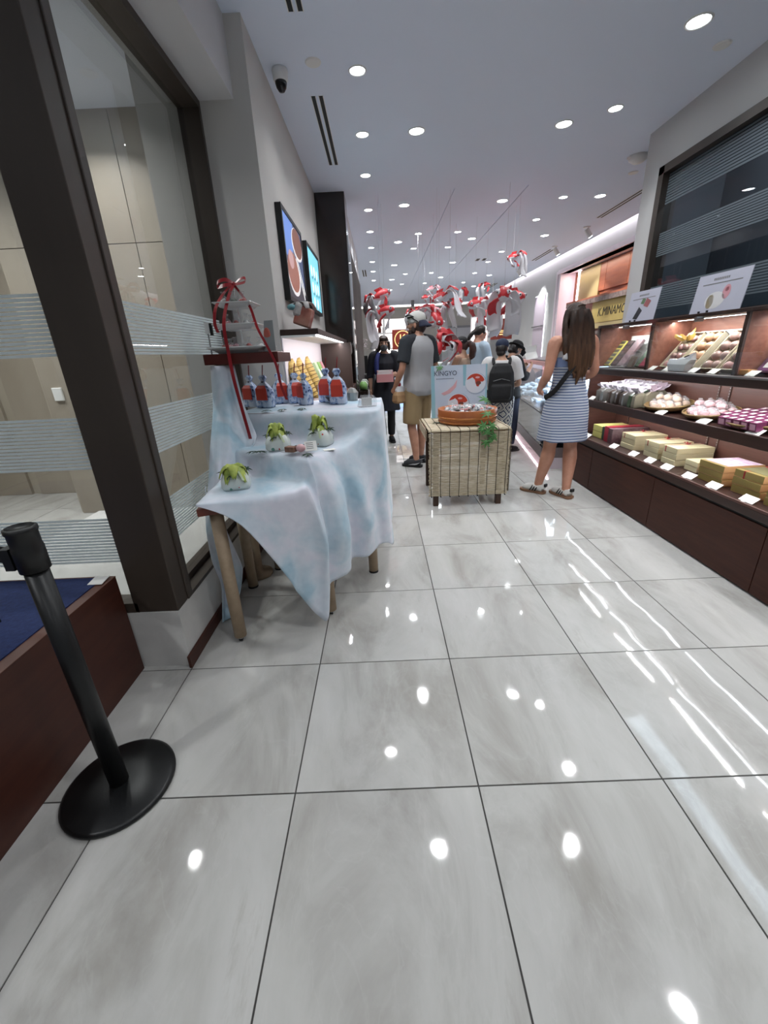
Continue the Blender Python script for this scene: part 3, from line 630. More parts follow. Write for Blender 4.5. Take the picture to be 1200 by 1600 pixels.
table('display_table', 'low table with tan tube legs under the pale blue cloth', [(-.812, 1.645), (-.41, 1.797), (-.345, 1.885), (-.375, 2.34), (-.89, 2.28)], .742, [(-.763, 1.722), (-.325, 1.918), (-.853, 2.245), (-.40, 2.34)], (0, 1))
table('display_table', 'taller table standing behind, its tan leg at the cloth right hem', [(-.81, 2.42), (-.04, 2.30), (.005, 2.90), (-.62, 2.93)], 1.04, [(-.098, 2.375), (-.74, 2.47), (-.06, 2.84), (-.585, 2.87)], ())
# riser hidden under the middle step of the cloth
def cloth_mat():
    m = M('tie_dye_cloth', '#c3cbd6', .85); nt = m.node_tree; N = nt.nodes; L = nt.links; b = N['Principled BSDF']
    tc = N.new('ShaderNodeTexCoord'); n1 = N.new('ShaderNodeTexNoise'); n1.inputs['Scale'].default_value = 4.2; n1.inputs['Detail'].default_value = 3; n1.inputs['Distortion'].default_value = .5
    L.new(tc.outputs['Object'], n1.inputs['Vector']); r = N.new('ShaderNodeValToRGB'); e = r.color_ramp.elements
    e[0].position = .36; e[0].color = C('#a6c2d2'); e[1].position = .62; e[1].color = C('#d6d7e2'); q = e.new(.47); q.color = C('#c4d1dc')
    L.new(n1.outputs['Fac'], r.inputs['Fac'])
    n2 = N.new('ShaderNodeTexNoise'); n2.inputs['Scale'].default_value = 28; n2.inputs['Detail'].default_value = 4; L.new(tc.outputs['Object'], n2.inputs['Vector'])
    mx = N.new('ShaderNodeMixRGB'); mx.blend_type = 'SOFT_LIGHT'; mx.inputs[0].default_value = .35; L.new(r.outputs[0], mx.inputs[1]); L.new(n2.outputs['Fac'], mx.inputs[2]); L.new(mx.outputs[0], b.inputs['Base Color'])
    b.inputs['Sheen Weight'].default_value = .3
    return m
cloth_m = cloth_mat()
def drape(name, lab, stations, nu=10, npf=9, foldamp=.012, seed=1, loc=(0, 0, 0), fold_from=.5, n_sub=None):
    """loft: each station is a profile polyline (same count); Catmull-Rom across stations, folds grow towards the hem"""
    K = len(stations[0]); rows = []
    prof = []
    for s in stations:
        out = []
        for i in range(K - 1):
            a, b = Vector(s[i]), Vector(s[i + 1]); m = n_sub[i] if n_sub else npf
            for k in range(m): out.append(a.lerp(b, k / m))
        out.append(Vector(s[-1]))
        q = [p.copy() for p in out]
        for _ in range(2):                      # soften the creases a little
            q2 = [p.copy() for p in q]
            for i in range(1, len(q) - 1): q2[i] = q[i] * .6 + (q[i - 1] + q[i + 1]) * .2
            q = q2
        prof.append(q)
    nP = len(prof[0]); cols = [crv([tuple(p[j]) for p in prof], nu) for j in range(nP)]
    nC = len(cols[0]); grid = [[Vector(cols[j][i]) for i in range(nC)] for j in range(nP)]
    out = []
    for j in range(nP):
        row = []
        for i in range(nC):
            p = grid[j][i]; du = grid[j][min(i + 1, nC - 1)] - grid[j][max(i - 1, 0)]; dv = grid[min(j + 1, nP - 1)][i] - grid[max(j - 1, 0)][i]
            nn = du.cross(dv); nn = nn.normalized() if nn.length > 1e-9 else Vector((0, 0, 1))
            t = max(0, (j / (nP - 1) - fold_from) / (1 - fold_from)); u = i / (nC - 1)
            w = noise.noise(Vector((u * 9 + seed, j * .02, seed))) * 1.6 + noise.noise(Vector((u * 21 + seed, j * .05, seed + 4))) * .6
            fl = noise.noise(p * 7 + Vector((seed, 0, 0))) * .5
            row.append(p + nn * (foldamp * t * w * 2 + .004 * fl))
        out.append(row)
    o = G().sheet(out, .0025).obj(name, cloth_m, None, True, loc=loc)
    return tag(o, lab, 'cloth')
Zt, Zm, Zl = 1.048, .884, .764
ST = [
 [(-.72, 2.93, Zt), (-.83, 2.41, Zt), (-.84, 2.39, Zm), (-.805, 2.19, Zm), (-.85, 2.16, Zl), (-.806, 1.645, Zl), (-.805, 1.640, .762)],
 [(-.60, 2.92, Zt), (-.64, 2.375, Zt), (-.65, 2.355, Zm), (-.63, 2.09, Zm), (-.64, 2.065, Zl), (-.655, 1.69, Zl), (-.64, 1.665, .655)],
 [(-.42, 2.91, Zt), (-.48, 2.345, Zt), (-.48, 2.325, Zm), (-.475, 1.99, Zm), (-.48, 1.965, Zl), (-.49, 1.738, Zl), (-.475, 1.70, .36)],
 [(-.36, 2.90, Zt), (-.41, 2.335, Zt), (-.41, 2.315, Zm), (-.42, 1.945, Zm), (-.425, 1.92, Zl), (-.41, 1.762, Zl), (-.435, 1.73, .24)],
 [(-.32, 2.90, Zt), (-.37, 2.325, Zt), (-.365, 2.30, Zm), (-.39, 1.925, Zm), (-.39, 1.90, .775), (-.345, 1.785, .757), (-.372, 1.765, .10)],
 [(-.30, 2.90, Zt), (-.345, 2.32, Zt), (-.335, 2.29, Zm), (-.37, 1.915, Zm), (-.335, 1.87, .78), (-.285, 1.775, .50), (-.325, 1.785, .06)],
 [(-.28, 2.90, Zt), (-.325, 2.317, Zt), (-.315, 2.285, Zm), (-.355, 1.92, Zm), (-.315, 1.862, .76), (-.295, 1.838, .52), (-.318, 1.855, .215)],
 [(-.26, 2.90, Zt), (-.30, 2.313, Zt), (-.29, 2.28, Zm), (-.325, 1.935, Zm), (-.25, 1.865, .74), (-.215, 1.83, .50), (-.255, 1.86, .255)],
 [(-.24, 2.90, Zt), (-.28, 2.31, Zt), (-.27, 2.275, .89), (-.295, 1.985, Zm), (-.215, 1.93, .72), (-.18, 1.90, .50), (-.205, 1.92, .262)],
 [(-.21, 2.90, Zt), (-.25, 2.305, Zt), (-.24, 2.27, .90), (-.262, 2.045, Zm), (-.205, 2.04, .70), (-.20, 2.045, .50), (-.20, 2.05, .27)],
 [(-.15, 2.90, Zt), (-.19, 2.295, Zt), (-.18, 2.26, .92), (-.20, 2.10, .88), (-.13, 2.065, .68), (-.085, 2.035, .48), (-.105, 2.05, .28)],
 [(-.09, 2.90, Zt), (-.12, 2.29, Zt), (-.11, 2.255, .95), (-.13, 2.19, .90), (-.08, 2.18, .68), (-.055, 2.175, .46), (-.045, 2.165, .29)],
 [(-.05, 2.90, Zt), (-.065, 2.285, Zt), (-.05, 2.25, .98), (-.055, 2.235, .88), (-.022, 2.22, .66), (.005, 2.205, .44), (.0, 2.20, .285)],
 [(-.02, 2.90, Zt), (-.025, 2.30, Zt), (-.008, 2.29, 1.0), (.0, 2.285, .88), (.01, 2.285, .66), (.022, 2.28, .44), (.03, 2.28, .24)],
 [(-.01, 2.91, Zt), (-.005, 2.45, Zt), (.008, 2.45, 1.0), (.012, 2.45, .88), (.022, 2.45, .66), (.032, 2.45, .44), (.04, 2.45, .27)],
 [(-.01, 2.92, Zt), (.0, 2.90, Zt), (.012, 2.90, 1.0), (.02, 2.90, .88), (.03, 2.90, .66), (.045, 2.90, .44), (.05, 2.90, .27)]]
drape('tablecloth', 'pale blue and lilac tie-dyed cloth draped over the stepped tables', ST, 6, 9, .006, 3, fold_from=.62, n_sub=(6, 9, 8, 7, 9, 14))
# separate end of cloth over the pedestal and trailing behind the front leg
PD = [[(-.915, 2.40, 1.303), (-.925, 2.36, 1.1), (-.93, 2.22, .88), (-.925, 2.06, .68), (-.918, 1.98, .655)],
      [(-.90, 2.32, 1.306), (-.905, 2.28, 1.1), (-.905, 2.13, .88), (-.90, 1.99, .68), (-.895, 1.95, .645)],
      [(-.85, 2.29, 1.306), (-.85, 2.25, 1.1), (-.84, 2.13, .90), (-.845, 2.03, .76), (-.85, 1.99, .72)],
      [(-.81, 2.33, 1.306), (-.79, 2.29, 1.1), (-.77, 2.23, .93), (-.78, 2.15, .80), (-.80, 2.13, .775)],
      [(-.80, 2.40, 1.303), (-.77, 2.36, 1.1), (-.71, 2.31, .93), (-.70, 2.24, .89), (-.71, 2.22, .887)]]
drape('pedestal_cloth', 'bluish cloth wrapped round the pedestal under the cake tray', PD, 8, 7, .014, 9, fold_from=.1)
drape('trailing_cloth', 'loose end of pale cloth trailing to the floor behind the front leg', [
      [(-.91, 2.0, .745), (-.925, 1.93, .52), (-.928, 1.93, .34), (-.925, 1.98, .17), (-.91, 1.86, .012)],
      [(-.87, 1.90, .74), (-.868, 1.90, .52), (-.875, 1.94, .30), (-.89, 1.99, .13), (-.88, 1.91, .008)],
      [(-.83, 1.88, .74), (-.80, 1.90, .50), (-.77, 1.93, .31), (-.80, 1.95, .20), (-.865, 1.88, .012)]], 6, 6, .012, 5, fold_from=.2)
ped = thing('pedestal', 'slim cloth covered pedestal holding the red wooden board', 'pedestal', (-.86, 2.40, 0)); G().lathe([(0, 0), (.09, 0), (.09, .02), (.03, .03), (.03, 1.30), (.045, 1.31), (0, 1.31)], 18).obj('post', tan, ped, True)
tag(G().box(-.92, -.53, 2.295, 2.62, 1.311, 1.364).obj('board', M('mahogany_board', '#4a1a14', .3, col2='#571f18', nscale=8, stretch=(1, 8, 1)), bevel=.003), 'thick dark red wooden board under the tiered cake stand', 'board')
# ---------------- three tier stand with wrapped sweets ----------------
cer = M('white_ceramic', '#c3c4c5', .25)
ts = thing('tiered_stand', 'white three tier cake stand on the red board', 'cake stand', (-.745, 2.44, 1.365))
def plate(z, a, dp):
    def sq(s, zz): return [Vector((x * s, y * s, zz)) for x, y in ((-.97, -1), (.97, -1), (1, -.97), (1, .97), (.97, 1), (-.97, 1), (-1, .97), (-1, -.97))]
    G().add(loft([sq(a * .7, z), sq(a * .78, z + dp * .4), sq(a, z + dp), sq(a * .985, z + dp + .004), sq(a * .76, z + dp * .4 + .008), sq(a * .6, z + .007)])).obj('plate', cer, ts)
plate(0, .150, .028); plate(.115, .115, .025); plate(.222, .10, .02)
G().lathe([(0, .005), (.005, .005), (.005, .31), (.009, .315), (.006, .335), (0, .34)], 10).obj('pole', chrome, ts, True)
cand = M('candy_coral', '#b5483c', .3); candp = M('candy_pink', '#d69aa0', .3); candg = M('candy_green', '#3c4a32', .4); clearb = glass('cellophane', (.93, .93, .93, 1), .08, 1.5, .10)
k = 0
proto = None
for z, spots in ((.012, ((-.075, -.07, 0), (-.015, -.085, 1), (.055, -.075, 0), (.085, .02, 2), (-.085, .05, 1))), (.125, ((-.05, -.055, 1), (.0, -.06, 0), (.05, -.05, 2), (.055, .03, 0))), (.23, ((-.05, -.045, 2), (.0, -.055, 3), (.045, -.04, 0), (.02, .04, 2)))):
    for x, y, q in spots:
        t = thing('candy_bag', 'small clear bag of red and pink sweets on the tiered stand', 'sweets', (-.745 + x, 2.44 + y, 1.366 + z), random.uniform(0, 3), 'small sweet bags on the tiered stand')
        G().lathe([(0, 0), (.02, .001), (.026, .018), (.016, .038), (.006, .046), (.014, .066), (0, .06)], 9).obj('bag', clearb, t)
        g = G()
        for u in range(3): g.ell((.009 * math.cos(u * 2.1), .009 * math.sin(u * 2.1), .014 + .004 * u), (.013, .013, .013), 7, 5)
        g.obj('sweet', (cand, candp, white, candg)[q], t, True)
rib_m = M('red_satin', '#92101c', .35, spec=.6)
rb = thing('red_bow', 'red satin bow with long ribbon tails on the cake stand top', 'ribbon', (-.745, 2.44, 1.70))
def ribbon(g, path, w, axis=(1, 0, 0), n=4):
    P = [Vector(p) for p in crv(path, n)]; a = Vector(axis) * (w / 2); g.sheet([[p - a, p + a] for p in P], .0012)
g = G(); ribbon(g, [(0, 0, 0), (-.035, -.01, .022), (-.075, -.02, .012), (-.078, -.025, -.012), (-.04, -.03, -.006), (0, -.01, 0)], .022, (0, .5, .85)); g.obj('loop', rib_m, rb)
g = G(); ribbon(g, [(0, 0, 0), (.035, -.005, .022), (.062, -.01, .026), (.066, -.02, .008), (.035, -.02, .0), (0, -.01, 0)], .020, (0, .7, .7)); g.obj('loop', rib_m, rb)
g = G().ell((0, -.008, 0), (.012, .01, .012), 8, 6); g.obj('knot', rib_m, rb, True)
g = G(); ribbon(g, [(0, -.01, 0), (-.02, -.08, -.08), (-.035, -.155, -.2), (-.028, -.175, -.34), (-.015, -.20, -.46), (.004, -.21, -.60), (.018, -.20, -.74), (.018, -.19, -.775)], .017); g.obj('tail', rib_m, rb)
g = G(); ribbon(g, [(-.005, -.01, 0), (-.05, -.05, -.05), (-.075, -.12, -.12), (-.085, -.14, -.19), (-.076, -.14, -.235)], .016); g.obj('tail', rib_m, rb)
g = G(); ribbon(g, [(0, -.01, 0), (.045, -.03, -.06), (.085, -.06, -.12), (.125, -.13, -.22), (.165, -.155, -.30), (.205, -.165, -.40), (.215, -.16, -.5), (.235, -.15, -.58)], .014); g.obj('tail', rib_m, rb)
t = thing('price_stand', 'small white and black card stand left of the cake tiers', 'card', (-.895, 2.36, 1.365)); G().box(-.012, .012, -.006, .006, .1, .155).obj('card', white, t); G().box(.012, .026, -.004, .008, .092, .15).obj('backing', black, t); G().box(-.003, .003, -.003, .003, 0, .1).obj('stem', steel, t)
t = thing('picture_stand', 'clear acrylic stand leaning with a coral fish picture beside the tiers', 'sign', (-.56, 2.36, 1.3645), -.25)
g = G().add(loft([[Vector((x, y, z)) for x, y, z in ((-.055, .03, .155), (-.005, .03, .155), (.025, -.03, .004), (-.045, -.03, .004))], [Vector((x, y + .003, z)) for x, y, z in ((-.055, .03, .155), (-.005, .03, .155), (.025, -.03, .004), (-.045, -.03, .004))]])); g.obj('panel', M('acrylic_grey', '#8f9596', .2), t)
G().ell((-.03, -.0, .085), (.02, .004, .035), 10, 6).obj('picture', M('coral_print', '#c4685a', .5), t)
# ---------------- gift bags on the top step ----------------
def bluepat():
    m = M('blue_print_paper', '#b9c6da', .55); nt = m.node_tree; N = nt.nodes; L = nt.links; b = N['Principled BSDF']; tc = N.new('ShaderNodeTexCoord'); v = N.new('ShaderNodeTexNoise'); v.inputs['Scale'].default_value = 38; v.inputs['Detail'].default_value = 2; L.new(tc.outputs['Object'], v.inputs['Vector'])
    r = N.new('ShaderNodeValToRGB'); r.color_ramp.interpolation = 'CONSTANT'; e = r.color_ramp.elements; e[0].position = 0; e[0].color = C('#2c3f6e'); e[1].position = .40; e[1].color = C('#8ea3c6'); q = e.new(.52); q.color = C('#c5cfe0'); L.new(v.outputs['Fac'], r.inputs['Fac']); L.new(r.outputs[0], b.inputs['Base Color']); return m
bp_m = bluepat(); org = M('orange_red_label', '#c23a28', .5)
def giftbag(loc, rz, lab, hgt=.185):
    t = thing('gift_bag', lab, 'gift bag', loc, rz, 'patterned gift bags on the top step')
    def sq(a, b, z, tw=0): return [Matrix.Rotation(tw, 3, 'Z') @ Vector((x * a, y * b, z)) for x, y in ((-1, -.8), (-.6, -1), (.6, -1), (1, -.8), (1, .8), (.6, 1), (-.6, 1), (-1, .8))]
    h = hgt / .185
    G().add(loft([sq(.048, .032, 0), sq(.05, .034, .01), sq(.05, .034, .085 * h), sq(.044, .028, .11 * h), sq(.026, .018, .135 * h), sq(.011, .009, .15 * h), sq(.024, .014, .172 * h), sq(.016, .004, .187 * h)])).obj('bag', bp_m, t, True)
    G().box(-.036, .036, -.0385, -.033, .045, .112).add(([Vector((-.036, -.0385, .112)), Vector((.036, -.0385, .112)), Vector((.024, -.026, .130 * h)), Vector((-.024, -.026, .130 * h))], [(0, 1, 2, 3)])).obj('label', org, t)
    G().lathe([(0, .142 * h), (.013, .142 * h), (.013, .152 * h), (0, .152 * h)], 8).obj('tie', M('tie_dark', '#2a1b2b', .5), t)
    G().tube([(0, 0, .15 * h), (.004, 0, .2 * h), (.012, 0, .245 * h)], .0035, 6).obj('ribbon_stalk', M('dark_red_ribbon', '#7a1420', .4), t)
    return t
for x, y, rz, lab in ((-.815, 2.68, -.5, 'patterned blue gift bag with red label, leftmost of the row'), (-.71, 2.60, -.3, 'patterned blue gift bag with red label, second from the left'), (-.66, 2.80, .6, 'patterned blue gift bag behind the second one, third from left'),
                      (-.555, 2.78, .5, 'patterned blue gift bag with wrapped side, fourth from the left'), (-.475, 2.66, -.9, 'patterned blue gift bag turned sideways, fifth from the left'), (-.35, 2.76, -.4, 'tall patterned blue gift bag, second from the right end'), (-.265, 2.62, -.1, 'patterned blue gift bag with big red label, rightmost of row')):
    giftbag((x, y, Zt + .004), rz, lab, .185 if x < -.4 else .205)
t = thing('dark_bowl', 'dark lacquer bowl between the two right gift bags', 'bowl', (-.30, 2.72, Zt + .003)); G().lathe([(0, 0), (.03, 0), (.06, .035), (.055, .037), (.03, .008), (0, .008)], 18).obj('bowl', M('lacquer', '#241512', .15), t, True)
tag(G().lathe([(0, 0), (.035, 0), (.04, .05), (.02, .075), (0, .08)], 10).obj('foil_parcel', M('silver_foil', '#9a9b98', .3, .6), None, False, 0, (-.19, 2.80, Zt + .003)), 'crumpled silver foil parcel right of the gift bags', 'parcel')
t = thing('clear_card_holder', 'crumpled clear plastic holder on the right corner of the cloth', 'holder', (-.085, 2.42, Zt + .003), .3)
G().add(loft([[Vector((-.05, -.02, 0)), Vector((.05, -.03, 0)), Vector((.05, .03, 0)), Vector((-.05, .03, 0))], [Vector((-.035, -.01, .05)), Vector((.055, -.02, .045)), Vector((.045, .02, .06)), Vector((-.03, .02, .065))]])).obj('wrap', clearb, t); G().box(-.03, .03, -.002, .002, .005, .05).obj('card', card_m, t)
# ---------------- pouches ----------------
def dotpat():
    m = M('printed_pouch', '#d5dbd6', .5); nt = m.node_tree; N = nt.nodes; L = nt.links; b = N['Principled BSDF']; tc = N.new('ShaderNodeTexCoord'); v = N.new('ShaderNodeTexVoronoi'); v.inputs['Scale'].default_value = 26; L.new(tc.outputs['Object'], v.inputs['Vector'])
    th = N.new('ShaderNodeMath'); th.operation = 'LESS_THAN'; th.inputs[1].default_value = .27; L.new(v.outputs['Distance'], th.inputs[0])
    sp_ = N.new('ShaderNodeSeparateColor'); L.new(v.outputs['Color'], sp_.inputs[0]); r = N.new('ShaderNodeValToRGB'); r.color_ramp.interpolation = 'CONSTANT'; e = r.color_ramp.elements; e[0].color = C('#c23b30'); e[1].position = .4; e[1].color = C('#5f8f80'); q = e.new(.75); q.color = C('#c98a84'); L.new(sp_.outputs[0], r.inputs['Fac'])
    mx = N.new('ShaderNodeMixRGB'); mx.inputs[1].default_value = C('#d5dbd6'); L.new(th.outputs[0], mx.inputs[0]); L.new(r.outputs[0], mx.inputs[2]); L.new(mx.outputs[0], b.inputs['Base Color']); return m
dp_m = dotpat(); lime = M('lime_paper', '#b3c05c', .5, col2='#5f7d2c', nscale=24, ramp=(.45, .75)); dgreen = M('dark_maple_green', '#1f3a26', .5)
def leaf_poly(r, lobes=7):
    pts = []
    for k in range(lobes):
        a = -PI / 2 + 2 * PI * (k + .5) / lobes; rr = r * (1 if abs(k - (lobes - 1) / 2) < 2.1 else .65)
        a0 = a - PI / lobes * .98; pts.append((.30 * r * math.cos(a0), .30 * r * math.sin(a0))); 
        pts.append((.62 * rr * math.cos(a - .19), .62 * rr * math.sin(a - .19))); pts.append((rr * math.cos(a), rr * math.sin(a))); pts.append((.62 * rr * math.cos(a + .19), .62 * rr * math.sin(a + .19)))
    return pts
def leaf_g(r, droop=.25, T=None, g=None):
    g = g or G(); P = leaf_poly(r); n = len(P)
    v = [Vector((0, 0, .004))] + [Vector((x, y, .004 - droop * (x * x + y * y) / r)) for x, y in P]
    v += [Vector((p.x, p.y, p.z - .0012)) for p in v]
    f = [(0, 1 + i, 1 + (i + 1) % n) for i in range(n)] + [(n + 1, n + 2 + (i + 1) % n, n + 2 + i) for i in range(n)] + [(1 + i, n + 2 + i, n + 2 + (i + 1) % n, 1 + (i + 1) % n) for i in range(n)]
    return g.add((v, f), 0, T)
def pouch(loc, rz, lab, s=1, tall=0):
    t = thing('fish_pouch', lab, 'pouch', loc, rz)
    def rg(a, b, z): return [Vector((a * math.cos(k * PI / 8) * (1 - .12 * math.cos(k * PI / 2)), b * math.sin(k * PI / 8) * (1 - .12 * math.cos(k * PI / 2)), z)) for k in range(16)]
    G().add(loft([rg(.062 * s, .045 * s, 0), rg(.072 * s, .055 * s, .012 * s), rg(.07 * s, .054 * s, .045 * s), rg(.055 * s, .042 * s, .075 * s), rg(.025 * s, .02 * s, .092 * s)])).obj('pouch', dp_m, t, True)
    for k, (a, l) in enumerate(((.2, .055), (.95, .062), (1.8, .052), (2.6, .060), (3.4, .066), (4.1, .06), (4.75, .068), (5.5, .062))):
        d = Vector((math.cos(a), math.sin(a), 0)); w = Vector((-d.y, d.x, 0)); rows = []; up = (.03 + (.05 * tall + .012) * (.5 + .5 * math.sin(k * 2.4))) * s
        for q in range(8):
            u = q / 7; c = d * (.006 + l * s * u * (1 - .3 * tall)) + Vector((0, 0, .088 * s + up * math.sin(u * 2.5) - (.05 + .02 * (k % 2)) * s * u * u)); hw_ = (.006 + .019 * math.sin(PI * min(1, .12 + .88 * u)) ** .8) * s * (1 - .15 * tall)
            rows.append([c - w * hw_ + Vector((0, 0, -.004)), c - w * hw_ * .5, c + Vector((0, 0, .005)), c + w * hw_ * .5, c + w * hw_ + Vector((0, 0, -.004))])
        G().sheet(rows, .001).obj('leaf_wrap', lime, t, True)
    for a, x, y, z, r in ((.4, .055, .01, .085, .03), (2.5, -.05, .02, .075, .03), (4.4, -.02, -.052, .07, .026)):
        leaf_g(r * s, .5, R4(x * s, y * s, z * s) @ RZ(a) @ RX(.6)).obj('maple_leaf', dgreen, t)
    G().sheet([[(.006, -.02, .1 * s), (.014, -.02, .1 * s)], [(.02, -.05, .085 * s), (.03, -.05, .085 * s)], [(.035, -.066, .05 * s), (.045, -.064, .05 * s)]], .001).obj('cord', M('pale_green_cord', '#c7d6b0', .5), t)
    return t
pouch((-.70, 1.86, Zl + .003), .25, 'fish print pouch with lime leaf top alone on the lowest step')
pouch((-.545, 2.12, Zm + .003), .1, 'fish print pouch with lime leaf top, left on the middle step', .95, .7)
pouch((-.335, 2.19, Zm + .003), -.4, 'fish print pouch with lime leaf top, right on the middle step', 1.0, 1)
t = thing('sample_plate', 'oval glass plate of cake samples on the middle step', 'plate', (-.425, 2.01, Zm + .004), .05)
G().add(loft([[Vector((math.cos(k * PI / 12) * a, math.sin(k * PI / 12) * b, z)) for k in range(24)] for a, b, z in ((.05, .03, 0), (.085, .05, .012), (.088, .053, .014), (.082, .047, .013), (.045, .027, .004))])).obj('plate', acryl, t, True)
tag(G().box(-.027, .027, -.018, .018, 0, .028).obj('brown_cake', M('cake_brown', '#6a4234', .7, col2='#8a6a5a', nscale=60), None, bevel=.004, loc=(-.455, 2.0, Zm + .013), rotz=-.4), 'small brown cake block on the oval glass plate', 'cake')
tag(G().ell((0, 0, .02), (.024, .022, .02), 14, 9).obj('pink_bun', M('bun_pink', '#d3a6aa', .4), None, True, loc=(-.405, 1.99, Zm + .012)), 'round pink sweet bun on the oval glass plate', 'sweet')
t = thing('price_card', 'striped white price card leaning on the glass plate', 'card', (-.355, 2.0, Zm + .014), .3); G().box(-.03, .03, -.001, .001, 0, .05, T=RX(-.5)).obj('card', card_m, t)
g = G()
for k in range(4): g.box(-.022, .012, -.0018, -.001, .012 + k * .009, .015 + k * .009, T=RX(-.5))
g.obj('print_line', M('print_grey', '#777', .6), t)
tag(G().box(-.03, .03, -.02, .02, 0, .0012).obj('price_card', card_m, None, loc=(-.275, 2.06, Zm + .003), rotz=.4), 'flat white price card right of the glass plate', 'card')
t = thing('serving_pick', 'slim black serving knife across the glass plate', 'knife', (-.40, 2.07, Zm + .03), .5); G().box(-.05, .05, -.006, .006, 0, .005).obj('handle', black, t, bevel=.002)
ml = tag(leaf_g(.042).obj('maple_leaf', dgreen), 'dark green maple leaf beside the left pouch on the middle step', 'leaf'); ml.location = (-.63, 2.06, Zm + .008)
for x, y, z, rz, s, lab in ((-.67, 1.995 + .08, Zm + .006, .9, .8, 'dark green maple leaf at the front edge of the middle step'), (-.365, 1.955, Zm + .008, 2.2, .9, 'dark green maple leaf in front of the glass plate'),
        (-.66, 2.41, Zt + .006, .3, .8, 'dark green maple leaf, left of three before the gift bags'), (-.57, 2.42, Zt + .006, 1.3, .85, 'dark green maple leaf, middle of three before the gift bags'), (-.46, 2.43, Zt + .006, 2.4, .8, 'dark green maple leaf, right of three before the gift bags')):
    o = dup(ml, (x, y, z), rz, lab); o.scale = (s, s, s)
# ---------------- screens on the left wall ----------------
def screen(y0, y1, z0, z1, lab):
    t = thing('wall_screen', lab, 'screen', (-.655, (y0 + y1) / 2, z0)); w = (y1 - y0) / 2; h = z1 - z0; b = .028
    G().box(0, .035, -w, w, 0, h).obj('body', black, t, bevel=.004)
    for q in ((-w, w, 0, b), (-w, w, h - b, h), (-w, -w + b, b, h - b), (w - b, w, b, h - b)): G().box(.035, .042, *q).obj('bezel', black, t)
    return t, w - b, b, h - b
def epanel(name, par, poly, x, col, e=.9):
    m = M('screen_' + col.strip('#'), col, .4, emit=e, ecol=col)
    n = len(poly); g = G().add(([Vector((x, p[0], p[1])) for p in poly], [tuple(range(n))])); return g.obj(name, m, par)
def ov(cy, cz, a, b, n=20): return [(cy + a * math.cos(2 * PI * k / n), cz + b * math.sin(2 * PI * k / n)) for k in range(n)]
t, w, zb, zt_ = screen(3.28, 4.05, 1.715, 2.297, 'wall screen showing brown round sweets on blue, nearer of the two')
epanel('picture', t, [(-w, zb), (w, zb), (w, zt_), (-w, zt_)], .0362, '#35415f', .7)
epanel('blue_area', t, [(-w, .30), (-.1, .27), (.02, zt_), (-w, zt_)], .0364, '#5b7cc0', .6)
epanel('dark_area', t, [(-w, zb), (w, zb), (w, .16), (-w, .14)], .0364, '#2a2b33', .6)
epanel('saucer', t, ov(-.1, .20, .245, .145), .0368, '#cfcbcb', .7); epanel('sweet', t, ov(-.11, .215, .225, .135), .0371, '#8d5645', .55); epanel('sweet_shine', t, ov(-.17, .29, .1, .06), .0374, '#b48c8a', .55)
epanel('saucer', t, ov(.14, .44, .22, .11), .0376, '#cfcbcb', .7); epanel('sweet', t, ov(.15, .45, .2, .10), .0379, '#6f4030', .55)
epanel('spoon', t, [(.02, .33), (.04, .335), (.30, .075), (.28, .06)], .0382, '#e2dedb', .95); epanel('spoon', t, [(.07, .34), (.085, .345), (.335, .12), (.325, .10)], .0382, '#e2dedb', .95)
t, w, zb, zt_ = screen(4.31, 5.09, 1.742, 2.305, 'wall screen showing turquoise water with white sweets, farther of two')
epanel('picture', t, [(-w, zb), (w, zb), (w, zt_), (-w, zt_)], .0362, '#79c3d6', .75)
for cy, cz in ((-.17, .36), (.0, .37), (.17, .36), (-.15, .22), (.03, .22), (.2, .23), (-.12, .09), (.1, .09)):
    epanel('sweet_shadow', t, ov(cy + .02, cz - .025, .062, .045), .0365, '#3f7f86', .8); epanel('sweet', t, ov(cy, cz, .055, .05), .0369, '#d3e6e6', .8)
# ---------------- lit wall display under the screens ----------------
wd = thing('wall_display', 'lit wall display niche with dark shelf under the screens', 'display case', (-.655, 2.97, 0))
def wp(g, n, m, **k):
    o = g.obj(n, m, wd, **k); return o
wp(G().box(.003, .255, 0, 2.57, 1.468, 1.505), 'top_shelf', M('shelf_dark_brown', '#33231d', .4), bevel=.003)
wp(G().box(.235, .245, .02, 2.2, 1.4665, 1.468), 'light_strip', led); wp(G().box(.003, .235, .0, 2.57, 1.455, 1.468), 'soffit', white)
wp(G().box(.003, .012, 0.0, 2.57, .95, 1.455), 'back_panel', M('niche_white', '#dcd6da', .6)); wp(G().box(.003, .30, 0, .02, 0, .95), 'end_panel', white)
wp(G().box(.003, .34, 1.9, 1.94, .0, 1.46), 'divider', M('shelf_dark_brown', '#33231d', .4)); wp(G().box(.003, .33, .02, 2.57, .0, .95), 'cabinet', wood_dk); wp(G().box(.30, .335, .02, 2.57, .93, .99), 'front_rail', wood_dk, bevel=.006)
wp(G().box(.0, .02, .0, .001, 0, .001), 'deck', wood_dk) if False else None
wp(G().add(loft([[Vector((x, y, z)) for x, z in ((.02, .95), (.33, .95), (.33, .965), (.02, 1.06))] for y in (.02, 1.9)])), 'sloping_deck', wood_mid)
wp(G().box(.06, .34, 1.94, 2.2, 1.33, 1.455), 'valance', M('shelf_dark_brown', '#33231d', .4), bevel=.03)
area('niche_lamp', (-.43, 4.0, 1.452), .03, 6, (0, .3, 0), (1, .95, .97), sy=2.1, spread=PI)
straw = M('straw_wrap', '#cdb061', .7, col2='#a98a45', nscale=6, stretch=(1, 1, 14), ramp=(.35, .6))
